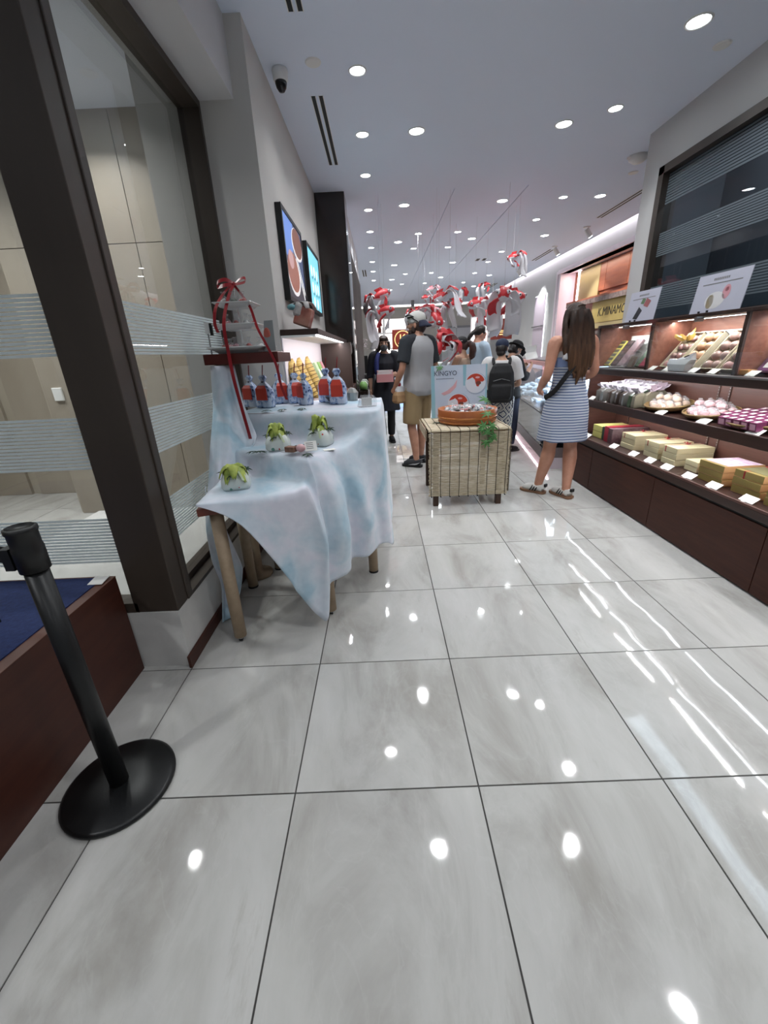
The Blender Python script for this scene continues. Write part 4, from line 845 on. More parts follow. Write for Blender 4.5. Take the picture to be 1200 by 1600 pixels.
def strawp(y, lab, x=-.53, s=1):
    t = thing('straw_bundle', lab, 'parcel', (x, y, .985 if x > -.5 else 1.0))
    T_ = RY(-.38)
    g = G().add(loft([[Vector((math.cos(q) * .035, math.sin(q) * a * s, z * s)) for q in [2 * PI * k / 14 for k in range(14)]] for z, a in ((0, .05), (.03, .085), (.12, .105), (.22, .095), (.28, .06), (.30, .02))]), 0, T_)
    g.obj('straw', straw, t, True)
    g = G()
    for k in range(9):
        z = .03 + k * .027; a = .087 + .02 * math.sin(k / 8 * 3)
        g.tube([T_ @ Vector((math.cos(q) * .037, math.sin(q) * a * s, z * s)) for q in [-PI / 2 + PI * u / 8 for u in range(9)]], .003, 4)
    tag(g.obj('cord', M('straw_cord', '#7d6432', .7), t), kind='stuff')
strawp(3.14, 'straw wrapped bundle, nearest and darkest of three in the lit niche', s=1.12); strawp(3.44, 'straw wrapped bundle, middle of three in the lit niche', s=1.14); strawp(3.84, 'straw wrapped bundle, farthest of three beside the green boxes', s=1.16)
def leanbox(y, m, lab, w=.07):
    t = thing('lean_box', lab, 'box', (-.53, y, 1.0)); G().box(-.03, .03, -w, w, 0, .29, T=RY(-.38)).obj('carton', m, t, bevel=.004); G().box(.0301, .032, -w * .6, w * .6, .1, .22, T=RY(-.38)).obj('label', card_m, t)
leanbox(4.14, M('pale_green_box', '#b9d3a6', .5), 'pale green box leaning beside the farthest straw bundle'); leanbox(4.34, M('green_box', '#82ad58', .5), 'bright green box leaning in the lit niche', .08); leanbox(4.55, M('rose_box', '#cf8f99', .5), 'rose pink box leaning at the far end of the niche', .07)
t = thing('wrapped_gift', 'red and white furoshiki wrapped gift box tilted on the dark shelf', 'gift', (-.54, 3.12, 1.506))
wr = M('wrap_white', '#c6c0bd', .7, col2='#8d8f92', nscale=12); 
G().box(-.045, .06, -.07, .08, .012, .135, T=R4(0, 0, .015) @ RY(.35)).obj('box', M('gift_red', '#a23a2a', .5, col2='#b98e7d', nscale=4), t, bevel=.01)
g = G()
for a in (.6, 2.2, 3.8, 5.2):
    d = Vector((math.cos(a), math.sin(a), 0)); g.sheet([[Vector((.03, 0, .15)) + d * (.01 + .09 * u) + Vector((-d.y, d.x, 0)) * s * .035 * (1 - u * .6) + Vector((0, 0, .05 * math.sin(u * 2.6) - .05 * u)) for s in (-1, 0, 1)] for u in (0, .35, .7, 1)], .003)
g.ell((.03, 0, .155), (.025, .025, .022)); g.obj('knot', wr, t, True)
G().box(-.06, .0, -.075, .085, .06, .15, T=R4(0, 0, .012) @ RY(.35)).obj('cloth_wrap', wr, t, bevel=.02)
G().ell((-.035, -.055, .14), (.03, .03, .018)).obj('teal_patch', M('teal_cloth', '#6d9fa6', .7), t, True)
# glass fin with a bright edge on the dark column
t = thing('glass_fin', 'tall glass fin with bright edge on the dark column', 'glass panel', (-.31, 5.50, .0)); G().box(-.006, .006, .0, .45, .0, 2.6).obj('glass', clear, t); G().box(-.007, .007, -.006, .0, .0, 2.6).obj('bright_edge', chrome, t)
t = thing('glass_shelf_goods', 'small green and white goods on a glass ledge by the column', 'goods', (-.16, 6.2, 0))
G().box(-.14, -.02, -.4, .5, 0, .86).obj('cabinet', colm, t); G().box(-.15, -.01, -.42, .52, .86, .88).obj('ledge', clear, t)
for k in range(4): tag(G().lathe([(0, 0), (.05, 0), (.06, .06), (.03, .1), (0, .1)], 10).obj('small_parcel', (green_m, card_m, M('goods_green', '#3f6a45', .5), card_m)[k], None, True, 0, (-.24, 5.9 + k * .18, .882)), ['small green parcel nearest on the ledge by the column', 'small white parcel second on the ledge by the column', 'dark green parcel third on the ledge by the column', 'small white parcel farthest on the ledge by the column'][k], 'parcel')
# ---------------- reed covered table with the wooden tub ----------------
bt = thing('reed_table', 'small table covered by a corded reed mat in the aisle', 'table', (.745, 3.9, 0))
reed = M('reed', '#d8cdb6', .6, col2='#8f7d5c', nscale=30, stretch=(.6, 3, 11), ramp=(.3, .7)); cordm = M('black_cord', '#1c1612', .8); wdark = M('stool_dark_wood', '#3a2416', .5); wpale = M('stool_pale_wood', '#a3825c', .5)
for x in (-.285, .285):
    for y in (-.345, .28): G().box(x - .024, x + .024, y - .024, y + .024, 0, .675).obj('leg', wdark, bt, bevel=.003)
G().box(-.33, .33, -.37, .32, .672, .688).obj('tabletop', wpale, bt)
G().box(-.26, .26, -.36, -.33, .58, .672).obj('apron', wpale, bt)
# reeds: one mat over the top and down the front, a shorter flap at each side
g = G(); rr = .0031
def reeds(g, pts, ax, half, c0, jit=.006):
    for p in pts:
        a, b = -half + random.uniform(-jit, jit), half + random.uniform(-jit, jit); w = random.uniform(-.0012, .0012)
        p = Vector(p); A = p + Vector(ax) * a + Vector((0, 0, w)); B = p + Vector(ax) * b + Vector((0, 0, -w))
        g.tube([A, B], rr * random.uniform(.75, 1.1), 5, cap=False)
step = .0062
front = [(0, -.385, .105 + k * step) for k in range(int(.575 / step))]
curve = [(0, -.372 - .013 * math.cos(a) , .683 + .013 * math.sin(a)) for a in (.1, .45, .8, 1.15, 1.5)]
top = [(0, -.365 + k * step, .697) for k in range(int(.69 / step))]
reeds(g, front + curve + top, (1, 0, 0), .352, 0)
tag(g.obj('reed_mat', reed, bt, True), kind='stuff')
g = G()
reeds(g, [(-.365 + k * .0, 0, .60 + k * step) for k in range(15)], (0, 1, 0), .33, 0); reeds(g, [(.372, -.02, .115 + k * step) for k in range(int(.56 / step))], (0, 1, 0), .34, 0)
tag(g.obj('side_reeds', reed, bt, True), kind='stuff')
for k in range(9):
    x = -.33 + k * .0825
    pth = [(x + random.uniform(-.002, .002), -.390, .10 + u * .096) for u in range(7)] + [(x, -.386, .690), (x, -.375, .7015), (x, 0, .7015), (x, .325, .7015)]
    G().tube(pth, .0024, 5).tube([(x, -.392, .103), (x + .006, -.396, .094)], .005, 5).obj('cord', cordm, bt)
for y in (-.30, -.05, .2): G().tube([(.377, y, .11), (.377, y, .67)], .0022, 5).obj('cord', cordm, bt)
G().tube([(-.368, -.30, .60), (-.368, -.30, .69)], .002, 5).obj('cord', cordm, bt)
tubm = M('copper_wood', '#a05a30', .35, col2='#b97040', nscale=4, stretch=(1, 1, .4), coat=.3); 
tb = thing('wooden_tub', 'round orange wooden tub full of clear wrapped sweets on the reed table', 'tub', (.79, 3.88, .702))
G().lathe([(0, 0), (.245, 0), (.262, .012), (.27, .125), (.268, .128), (.256, .128), (.25, .03), (0, .03)], 56).obj('tub', tubm, tb, True)
G().lathe([(.2655, .048), (.270, .050), (.2715, .066), (.268, .068), (.2655, .048)], 56).lathe([(.2625, .014), (.267, .016), (.268, .024), (.264, .026), (.2625, .014)], 56).obj('hoop', M('copper_hoop', '#c4804a', .25, .5), tb, True)
sw = thing('wrapped_sweet', 'clear wrapped white and red sweet piled in the wooden tub', 'sweet', (0, 0, 0), 0, 'wrapped sweets in the wooden tub')
G().ell((0, 0, 0), (.02, .018, .014), 9, 6).obj('sweet', white, sw, True)
G().sheet([[(-.045, -.014, .006), (-.045, .0, -.004), (-.045, .014, .006)], [(-.018, -.006, 0), (-.018, 0, 0), (-.018, .006, 0)]], .001).sheet([[(.018, -.006, 0), (.018, 0, 0), (.018, .006, 0)], [(.045, -.014, -.004), (.045, 0, .006), (.045, .014, -.004)]], .001).add(ell((0, 0, 0), (.024, .021, .017), 9, 6)).obj('wrapper', glass('sweet_wrap', (.96, .96, .96, 1), .08, 1.6, .22), sw)
swm = [sw.children[0].data]
for c in ('#c23a2c', '#5d6a58', '#dfe3e2', '#3b4148'):
    q = swm[0].copy(); q.materials.clear(); q.materials.append(M('sweet_' + c.strip('#'), c, .35)); swm.append(q)
first = True
for k in range(130):
    r = .245 * math.sqrt(random.random()); a = random.uniform(0, 6.28)
    if r > .225: continue
    o = sw if first else dup(sw); first = False
    o.location = (.79 + r * math.cos(a), 3.88 + r * math.sin(a), .702 + .10 + .035 * (1 - (r / .24) ** 2) + random.uniform(-.012, .012)); o.rotation_euler = (random.uniform(-.6, .6), random.uniform(-.6, .6), random.uniform(0, 6))
    for ch in o.children:
        if ch.name.startswith('sweet'):
            q = random.randrange(5); ch.data = swm[q]; o['label'] = 'clear wrapped %s sweet piled in the wooden tub' % ('white', 'red', 'grey green', 'pale', 'dark')[q]
gleaf = M('maple_green', '#3f7a35', .5, col2='#2f5f2a', nscale=30)
sp_ = thing('maple_sprig', 'green maple sprig hanging over the front edge of the tub', 'leaves', (.90, 3.565, .70))
G().tube([(.03, .08, .12), (.01, .0, .10), (0, -.065, .02), (-.01, -.08, -.12)], .0025, 5).obj('stem', dgreen, sp_)
for x, y, z, r, a in ((0, -.02, .115, .07, .3), (-.045, -.07, .025, .06, 1.2), (.03, -.075, .02, .065, 2.3), (-.01, -.085, -.03, .06, .2), (.045, -.08, -.065, .055, 1.9), (-.02, -.085, -.115, .055, 2.9), (.02, -.085, -.10, .045, .7), (-.06, -.08, -.005, .045, 2.2)):
    leaf_g(r, .3, R4(x, y, z) @ RX(1.15 if z < .1 else .5) @ RZ(a)).obj('maple_leaf', gleaf, sp_)
o = tag(leaf_g(.085, .3).obj('maple_leaf', gleaf), 'green maple leaf tilted up behind the right rim of the tub', 'leaf'); o.location = (1.0, 4.06, .875); o.rotation_euler = (.7, .2, .4)
o = tag(leaf_g(.05, .2).obj('maple_leaf', dgreen), 'dark maple leaf lying on the reed mat left of the tub', 'leaf'); o.location = (.51, 3.86, .708)
t = tag(G().box(-.03, .03, -.012, .012, 0, .004).obj('white_chopstick_rest', card_m, None, loc=(1.06, 4.1, .704), rotz=.5), 'small white card on the reed mat right of the tub', 'card')
# poster behind the tub
ps = thing('goldfish_poster', 'tall pale blue printed poster with goldfish jellies standing behind the tub', 'poster', (.78, 4.175, .703), .03)
pb = M('poster_blue', '#b9c9dd', .35, col2='#cfd6e2', nscale=1.6); aqua = M('poster_aqua', '#8fbccb', .4)
TP = RX(-.09)
def pp(g, n, m): return g.obj(n, m, ps)
pp(G().box(-.285, .265, -.004, .004, 0, .495, T=TP), 'board', pb)
def flat(pts, y): return ([TP @ Vector((x, y, z)) for x, z in pts], [tuple(range(len(pts) - 1, -1, -1))])
def flat_ccw(pts, y):
    ar = sum(a[0] * b[1] - b[0] * a[1] for a, b in zip(pts, pts[1:] + pts[:1])); q = pts if ar < 0 else pts[::-1]
    return ([TP @ Vector((x, y, z)) for x, z in reversed(q)], [tuple(range(len(q)))])
pp(G().add(flat_ccw([(-.285, 0), (-.245, 0), (-.255, .495), (-.285, .495)], -.0046)), 'aqua_band', aqua)
pp(G().add(flat_ccw([(.03, .30), (.055, .30), (.06, .495), (.025, .495)], -.0046)), 'aqua_band', aqua); pp(G().add(flat_ccw([(.245, .0), (.265, .0), (.265, .495), (.25, .495)], -.0046)), 'aqua_band', aqua)
def oval(cx, cz, a, b, n=28): return [(cx + a * math.cos(2 * PI * k / n), cz + b * math.sin(2 * PI * k / n)) for k in range(n)]
jel = M('jelly_white', '#d6dbe4', .4); jsh = M('jelly_edge', '#9ba9bf', .4); fred = M('fish_print_red', '#b8402c', .4); fpink = M('fish_print_pink', '#d9a9ad', .5)
for cx, cz, r in ((-.02, .13, .105), (.15, .32, .10)):
    pp(G().add(flat_ccw(oval(cx + .006, cz - .006, r * 1.06, r * 1.02), -.0049)), 'jelly_shadow', jsh); pp(G().add(flat_ccw(oval(cx, cz, r, r * .95), -.0053)), 'jelly', jel)
    pp(G().add(flat_ccw([(cx + r * .93 * math.cos(math.radians(q)), cz + r * .88 * math.sin(math.radians(q))) for q in range(15, 160, 12)] + [(cx - .05, cz + .045), (cx - .03, cz + .055), (cx - .005, cz + .03), (cx + .0, cz + .0), (cx + .012, cz - .03), (cx + .03, cz - .035), (cx + .045, cz - .01), (cx + .05, cz + .012), (cx + .07, cz + .01)], -.0057)), 'red_fish', fred); pp(G().add(flat_ccw(oval(cx + .02, cz + .052, .022, .010), -.0060)), 'pale_spot', fpink)
    pp(G().add(flat_ccw(oval(cx + .03, cz + .0, .025, .018), -.0061)), 'fish_mark', M('fish_mark', '#6e3a30', .5))
pp(G().add(flat_ccw([(-.19, .235), (-.13, .26), (-.07, .305), (-.03, .36), (-.04, .29), (-.06, .27), (-.10, .235), (-.16, .215)], -.0055)), 'pink_fish', fpink)
serif = M('print_navy', '#2c3650', .5)
text('KINGYO', 'title_lettering', serif, ps, .062, TP @ Matrix.Translation((-.145, -.0052, .42)) @ RX(PI / 2), .0003, 0, .95)
g = G()
for k in range(13): g.box(-.235 + k * .0135, -.2275 + k * .0135 , -.0052, -.0048, .368, .376, T=TP)
pp(g, 'small_print', serif)
leaf_g(.05, .15, TP @ R4(-.2, -.008, .475) @ RX(1.2) @ RZ(.5)).obj('maple_leaf', gleaf, ps)
# ---------------- goods on the wooden display shelving ----------------
ZL, ZM, ZK = .4625, .8105, 1.1185
cream = M('cream_box', '#cfc7a0', .5); cream_e = M('cream_box_side', '#b9ad8c', .5); goldb = M('olive_gold_box', '#8d7b45', .45); kraft = M('kraft_side', '#c39a6c', .55)
def carton(name, lab, loc, size, m, side=None, rz=0, ribbon_at=None, top=None, cat='box'):
    """lidded box: x depth, y width, z height; body, lid line and optional ribbon"""
    x, y, z = size; t = thing(name, lab, cat, loc, rz)
    G().box(-x, x, -y, y, 0, z * .93).obj('base', side or m, t, bevel=.002); g = G().box(-x - .0015, x + .0015, -y - .0015, y + .0015, z * .1, z); g.m[2] = g.m[3] = 1; g.obj('lid', [m, side or m], t, bevel=.0015)
    if top: G().box(-x * .8, x * .95, -y * .95, y * .95, z, z + .001).obj('cover_print', top, t)
    if ribbon_at is not None:
        r = G(); q = ribbon_at; r.box(-x - .0022, x + .0022, q - .005, q + .005, -.0, z + .0008)
        b = r.obj('ribbon', rib_m, t)
        g = G()
        for s in (-1, 1): g.tube([(0.02, q, z + .004), (.02 + .012, q + s * .018, z + .018), (.02 - .004, q + s * .032, z + .012), (.02, q, z + .004)], .004, 6, .4)
        g.obj('bow', rib_m, b)
    return t
ORD = {3: ('bottom', 'middle', 'topmost'), 2: ('lower', 'upper'), 1: ('single',)}
def stack(name, lab, n, x, y, size, m, side=None, rz=0, rib=None, top=None, z0=ZL):
    for k in range(n):
        carton(name, lab % ORD[n][k], (x + random.uniform(-.003, .003), y + random.uniform(-.003, .003), z0 + k * (size[2] + .0008)), size, m, side, rz + random.uniform(-.015, .015), rib if k == n - 1 else None, top if k == n - 1 else None)
yg = M('yellow_green_box', '#c3be72', .5)
stack('yellow_box', '%s yellow green box in the stack half hidden by the striped dress', 2, 2.26, 4.05, (.14, .085, .06), yg, M('yellow_green_side', '#a39a58', .5))
gb = M('dark_green_box', '#1f3d33', .45); rbx = M('crimson_box', '#9c2438', .45); brx = M('plum_box', '#4b2b33', .45, col2='#7d6a6c', nscale=9)
stack('green_box', '%s dark green box beside the yellow green stack', 1, 2.27, 3.925, (.15, .03, .125), gb)
stack('red_box', '%s crimson box between the green and plum boxes', 1, 2.27, 3.855, (.16, .036, .14), rbx)
stack('plum_box', '%s plum patterned box beside the crimson box', 1, 2.265, 3.775, (.165, .034, .135), brx)
stack('cream_box', '%s cream box with red ribbon in the farthest cream stack', 3, 2.27, 3.54, (.135, .10, .042), cream, cream_e, 0, .06)
stack('cream_box', '%s cream box with red ribbon in the middle cream stack', 3, 2.27, 3.22, (.135, .085, .042), cream, cream_e, .03, .05)
stack('cream_box', '%s cream box with red ribbon in the nearest tall cream stack', 3, 2.265, 2.99, (.135, .075, .044), cream, cream_e, -.02, .05)
stack('low_cream_box', '%s small plain cream box in the pair beside the tall stack', 2, 2.25, 2.79, (.09, .06, .038), cream, cream_e)
stack('gold_box', '%s olive gold box under the flowered cover', 3, 2.22, 2.53, (.125, .10, .043), goldb, kraft, 0, None, M('flower_cover', '#d8cbd6', .5, col2='#b98fb2', nscale=30))
stack('gold_box', '%s olive gold box with dark lid and red bow', 3, 2.235, 2.27, (.13, .095, .046), goldb, kraft, .02, .03, M('olive_dark_cover', '#6d6a4c', .4))
stack('gold_box', '%s olive gold box in the stack cut by the right picture edge', 3, 2.21, 2.03, (.12, .08, .045), goldb, kraft)
stack('gold_box', '%s olive gold box beyond the right picture edge', 2, 2.21, 1.78, (.12, .08, .045), goldb, kraft)
prn = M('card_print', '#8a8a88', .6)
def pcard(x, y, z, lab, w=.048):
    t = thing('price_card', lab, 'card', (x, y, z)); T_ = RY(-.55)
    G().box(-.0008, .0008, -w, w, 0, .05, T=R4(.0, 0, .0) @ RY(-.95 + PI / 2 - PI / 2)).obj('card', card_m, t); 
    g = G()
    for k in range(3): g.box(-.0012, -.0009, -w * .7, w * (.6 - .3 * (k % 2)), .012 + k * .011, .016 + k * .011, T=RY(-.95))
    g.obj('print_line', prn, t); G().box(.0, .02, -.01, .01, 0, .004).obj('foot', white, t); t.rotation_euler = (0, 0, PI)
for y, lab in ((4.10, 'beside the yellow green boxes'), (3.60, 'in front of the farthest cream stack'), (3.30, 'in front of the middle cream stack'), (3.08, 'in front of the tall near cream stack'), (2.88, 'in front of the small cream pair'), (2.65, 'in front of the flowered gold stack'), (2.43, 'in front of the bowed gold stack'), (2.17, 'in front of the gold stack at the picture edge'), (1.9, 'nearest on the lower deck')):
    pcard(2.035, y, ZL, 'white price card ' + lab)
for y, lab in ((4.25, 'beside the dress on the middle shelf'), (3.95, 'under the first white bowed bags'), (3.17, 'in front of the basket of peach sweets'), (2.73, 'in front of the basket of pink sweets'), (2.33, 'in front of the basket of purple cubes'), (1.9, 'nearest on the middle shelf')):
    pcard(2.108, y, ZM, 'white price card ' + lab)
# bags with pale bows on the middle shelf
bagm = [M('bag_' + c.strip('#'), c, .25) for c in ('#6d6a66', '#574a44', '#7f7a6a', '#4f5f4c', '#8b7f7d')]; bowm = [M('bow_white', '#dcd8e2', .6), M('bow_lilac', '#d3c3d2', .6)]
def sweetbag_me(m):
    g = G(); g.add(loft([[Vector((x * a, y * b, z)) for x, y in ((-1, -1), (1, -1), (1, 1), (-1, 1))] for a, b, z in ((.05, .014, 0), (.052, .017, .02), (.05, .014, .085), (.022, .008, .105))])); return g.mesh('bag', m)
bme = [sweetbag_me(m) for m in bagm]
def bow_me(m):
    g = G()
    for s in (-1, 1): g.sheet([[(s * .004, -.006, .105), (s * .004, .006, .105)], [(s * .03, -.016, .125), (s * .03, .016, .118)], [(s * .036, -.018, .138), (s * .036, .018, .13)], [(s * .012, -.008, .135), (s * .012, .008, .128)]], .002)
    g.sheet([[(-.02, -.003, .10), (.02, .003, .10)], [(-.03, -.008, .145), (.03, .008, .142)]], .002); return g.mesh('bow', m)
bwe = [bow_me(m) for m in bowm]
k = 0
for j in range(3):
    for i in range(10):
        y = 4.12 - i * .067 - (.02 * j); x = 2.16 + j * .085
        if j == 2 and i > 8: continue
        t = thing('sweet_bag', 'small clear sweet bag with a pale bow in the row', 'sweets', (x + random.uniform(-.008, .008), y + random.uniform(-.01, .01), ZM + .004), PI / 2 * 0 + random.uniform(-.2, .2), 'bowed sweet bags on the middle shelf')
        qb = random.randrange(5); qw = 0 if i < 7 or random.random() < .5 else 1; a = link('bag', bme[qb], t); b = link('bow', bwe[qw], t); t['label'] = 'small clear bag of %s sweets with a %s bow on the middle shelf' % (('grey', 'brown', 'olive', 'green', 'mauve')[qb], ('white', 'lilac')[qw])
        a.rotation_euler = b.rotation_euler = (random.uniform(-.12, .28), 0, 0); t.scale = (1.15, 1.15, 1.12 + .1 * j); b.scale = (1.25, 1.25, 1.05)
t = thing('patterned_pouch', 'black and white patterned pouch at the far end of the bags', 'pouch', (2.3, 4.2, ZM)); G().add(loft([[Vector((x * a, y * b, z)) for x, y in ((-1, -1), (1, -1), (1, 1), (-1, 1))] for a, b, z in ((.07, .05, 0), (.075, .055, .09), (.06, .012, .145))])).obj('pouch', M('bw_print', '#d8d6d2', .5, col2='#3b2f33', nscale=40, ramp=(.48, .52)), t)
# baskets of round sweets
wick = M('wicker_rim', '#8d7349', .6, col2='#6f5733', nscale=40)
def basket(x, y, lab, a=.15, b=.19):
    t = thing('basket', lab, 'basket', (x, y, ZM)); tilt = RY(-.16)
    rg = lambda s, z: [tilt @ Vector((math.cos(2 * PI * k / 28) * a * s, math.sin(2 * PI * k / 28) * b * s, z)) for k in range(28)]
    G().add(loft([rg(.75, .025), rg(.86, .03), rg(1, .052), rg(1.0, .060), rg(.95, .056), rg(.8, .036), rg(.1, .034)])).obj('basket', wick, t, True)
    G().tube([p for p in rg(1.0, .060)] + [rg(1.0, .060)[0]], .006, 6).obj('rim', wick, t, True); return t, tilt
def ball(m, name='bun', r=.03):
    g = G(); g.lathe([(0, 0), (r * .7, .002), (r, r * .55), (r * .8, r * 1.15), (r * .35, r * 1.4), (0, r * 1.42)], 10); return g.mesh(name, m, True)
def wrapball(r=.032):
    g = G(); g.lathe([(0, 0), (r * .72, 0), (r * 1.05, r * .55), (r * .85, r * 1.2), (r * .3, r * 1.5), (r * .5, r * 1.75), (0, r * 1.6)], 10); return g.mesh('wrapper', glass('sweet_wrap', (.96, .96, .96, 1), .08, 1.6, .22))
wb = wrapball()
def fill(x, y, tilt, me, lab, grp, a=.15, b=.19):
    pts = []
    for i in range(-4, 5):
        for j in range(-4, 5):
            px, py = i * .056 + (.028 if j % 2 else 0), j * .053
            if (px / (a - .03)) ** 2 + (py / (b - .03)) ** 2 < 1: pts.append((px, py, 0))
    for px, py, l in list(pts):
        if (px / (a - .06)) ** 2 + (py / (b - .06)) ** 2 < 1 and px > -.02: pts.append((px + .01, py + .02, 1))
    for px, py, l in pts:
        p = tilt @ Vector((px, py, .038 + l * .035))
        t = thing('round_sweet', lab, 'sweet', (x + p.x, y + p.y, ZM + p.z), random.uniform(0, 6), grp); link('bun', me, t); link('wrapper', wb, t)
b, tl = basket(2.27, 3.30, 'oval wicker basket of peach coloured round sweets'); fill(2.27, 3.30, tl, ball(M('peach_bun', '#d3ab88', .45)), 'round peach coloured wrapped sweet in the farthest basket', 'peach sweets in the wicker basket')
b, tl = basket(2.27, 2.86, 'oval wicker basket of pink round sweets', .15, .175); fill(2.27, 2.86, tl, ball(M('pink_bun', '#cf959a', .4)), 'round pink wrapped sweet in the middle basket', 'pink sweets in the wicker basket', .15, .175)
b, tl = basket(2.26, 2.45, 'oval wicker basket of purple boxed cubes', .15, .20)
cube_m = M('purple_cube', '#5f2646', .35, col2='#7d3a60', nscale=12); 
cme = G().box(-.027, .027, -.027, .027, 0, .048).mesh('carton', cube_m); lme = G().box(-.014, .014, -.012, .012, .0482, .049).mesh('label', card_m); sme = G().box(-.0275, -.027, -.02, .02, .006, .04).mesh('window', M('cube_window', '#c99ab0', .3))
for i in range(-2, 3):
    for j in range(-3, 4):
        px, py = i * .058, j * .058
        if (px / .145) ** 2 + (py / .195) ** 2 > 1: continue
        p = tl @ Vector((px, py, .04)); t = thing('purple_cube', 'small purple boxed sweet with white label in the basket', 'box', (2.26 + p.x, 2.45 + p.y, ZM + p.z), random.uniform(-.1, .1), 'purple cubes in the wicker basket')
        t.rotation_euler.y = -.16; link('carton', cme, t); link('label', lme, t); link('window', sme, t)
b, tl = basket(2.26, 2.03, 'oval wicker basket of white sweets at the picture edge', .15, .17); fill(2.26, 2.03, tl, ball(M('white_bun', '#d9d6c8', .45)), 'round white wrapped sweet in the basket at the picture edge', 'white sweets in the wicker basket', .15, .17)
# goods in the glazed case (leaning trays and boxes)
def tray(y, w, lab, ms, rows=4, cols=2, fm=None, name='sweet_tray'):
    t = thing(name, lab, 'tray', (2.235, y, ZK)); T_ = RY(-math.radians(52)) if False else Matrix.Rotation(math.radians(-52), 4, 'Y')
    # tray lies in local x (length up the slope), y (width)
    Lh = .30
    g = G(); fm = fm or M('tray_cream', '#c9bfa6', .5)
    g.box(0, Lh, -w, w, 0, .006, T=T_); g.box(0, Lh, -w, -w + .006, .006, .042, T=T_).box(0, Lh, w - .006, w, .006, .042, T=T_).box(0, .006, -w, w, .006, .042, T=T_).box(Lh - .006, Lh, -w, w, .006, .042, T=T_)
    g.obj('tray', fm, t)
    r = min(w / cols, Lh / rows / 2) * .88
    for i in range(rows):
        for j in range(cols):
            c = T_ @ Vector(((i + .5) * Lh / rows, -w + (j + .5) * 2 * w / cols, .006))
            o = link('fruit', ms[(i + j) % len(ms)], t); o.location = c; o.scale = (r / .03,) * 3; o.rotation_euler = (0, math.radians(-52), 0)
    return t
fru = [ball(M('fruit_pink', '#c59a98', .3), 'fruit'), ball(M('fruit_peach', '#cfa585', .3), 'fruit'), ball(M('fruit_brown', '#a98b84', .3), 'fruit')]
tray(3.33, .085, 'sloping tray of wrapped round fruit jellies with gold wrapping at the top', [fru[0], fru[2]], 4, 3)
tray(3.13, .075, 'sloping tray of peach fruit jellies behind the white bag', [fru[1]], 4, 2)
tray(2.91, .075, 'sloping tray of brown fruit jellies right of the white bag', [fru[2]], 4, 2)
tray(2.74, .07, 'sloping tray of brown fruit jellies next to the case divider', [fru[2], fru[0]], 4, 2)
t = thing('gold_wrapping', 'gold ribbon wrapping on top of the fruit tray', 'wrapping', (2.36, 3.36, 1.33)); gw = M('gold_wrap', '#cfae62', .3, .2)
g = G()
for k in range(7):
    a = k * .9; d = Vector((math.cos(a) * .5 - .3, math.sin(a), .25)).normalized(); w_ = Vector((0, -d.z, d.y)) * .02
    g.sheet([[Vector((-.02, 0, 0)) + d * u - w_ * math.sin(u * 35), Vector((-.02, 0, .02)) + d * u, Vector((-.02, 0, 0)) + d * u + w_ * math.sin(u * 35)] for u in (.0, .03, .06, .085)], .002)
g.obj('ribbon', gw, t)
def slab(y, w, m, lab, h=.27, nl=5, m2=None, x=2.25):
    t = thing('tilted_box', lab, 'box', (x, y, ZK)); T_ = Matrix.Rotation(math.radians(-55), 4, 'Y')
    G().box(0, h, -w, w, 0, .028, T=T_).obj('box', m, t, bevel=.003)
    if m2:
        for k in range(nl): G().box(h * (k + .2) / nl, h * (k + .8) / nl, -w * .8, w * .8, .028, .031, T=T_).obj('cell', m2, t)
    return t
slab(4.27, .045, M('yellow_case', '#d8cf6a', .4), 'yellow framed tilted box of dark sweets at the far end of the case', .26, 6, M('dark_cell', '#5b5a4e', .4))
slab(4.15, .05, M('black_case', '#38302f', .4), 'black tilted box of dark sweets beside the yellow one', .26, 5, M('dark_cell2', '#57484a', .4))
slab(4.03, .055, M('mauve_case', '#7d6a70', .4), 'mauve tilted box with a dark diagonal mark', .27, 1, None)
slab(3.78, .05, M('moss_case', '#5c6f5c', .4), 'moss green tilted box behind the small clear stand', .27, 2, M('moss_dark', '#45584a', .4), 2.27)
slab(3.635, .055, M('wine_case', '#7f2f3c', .4), 'wine red tilted box with shiny ridges by the divider', .28, 5, M('wine_shine', '#a0485a', .25), 2.22)
t = thing('clear_stand', 'small clear acrylic stand in front of the moss green box', 'stand', (2.20, 3.82, ZK)); G().box(-.02, .02, -.05, .05, 0, .14, T=RY(.35)).obj('case', acryl, t, bevel=.004); G().box(-.01, .01, -.035, .035, .01, .10, T=RY(.35)).obj('contents', M('stand_brown', '#7c6a5c', .5), t)
t = thing('white_bag', 'white paper pouch with a dark clip in front of the trays', 'bag', (2.185, 3.15, ZK)); G().add(loft([[Vector((x * a, y * b + o_, z)) for x, y in ((-1, -1), (1, -1), (1, 1), (-1, 1))] for a, b, o_, z in ((.028, .085, .0, 0), (.034, .10, -.0, .05), (.02, .115, -.012, .085))])).obj('pouch', M('paper_bright', '#f2f3f6', .6), t, bevel=.004)
G().add(loft([[Vector((.02, -.12, .085)), Vector((-.02, -.12, .085)), Vector((-.02, .02, .085)), Vector((.02, .02, .085))], [Vector((.005, -.13, .13)), Vector((-.005, -.13, .13)), Vector((-.005, -.05, .105)), Vector((.005, -.05, .105))]])).obj('flap', M('paper_white', '#dfe0e4', .6), t); G().tube([(-.022, -.06, .098), (-.02, -.10, .112)], .004, 6).obj('clip', black, t)
for i, (y, lab) in enumerate(((3.44, 'by the far fruit tray'), (3.26, 'left of the white bag'), (2.98, 'under the brown fruit trays'), (2.80, 'beside the case divider'), (2.5, 'by the purple trays'))): pcard(2.15, y, ZK, 'white price card on the glazed counter ' + lab, .035)
pt = [G().box(-.02, .02, -.02, .02, 0, .03).mesh('fruit', M('purple_pack', '#7a4a74', .35))]
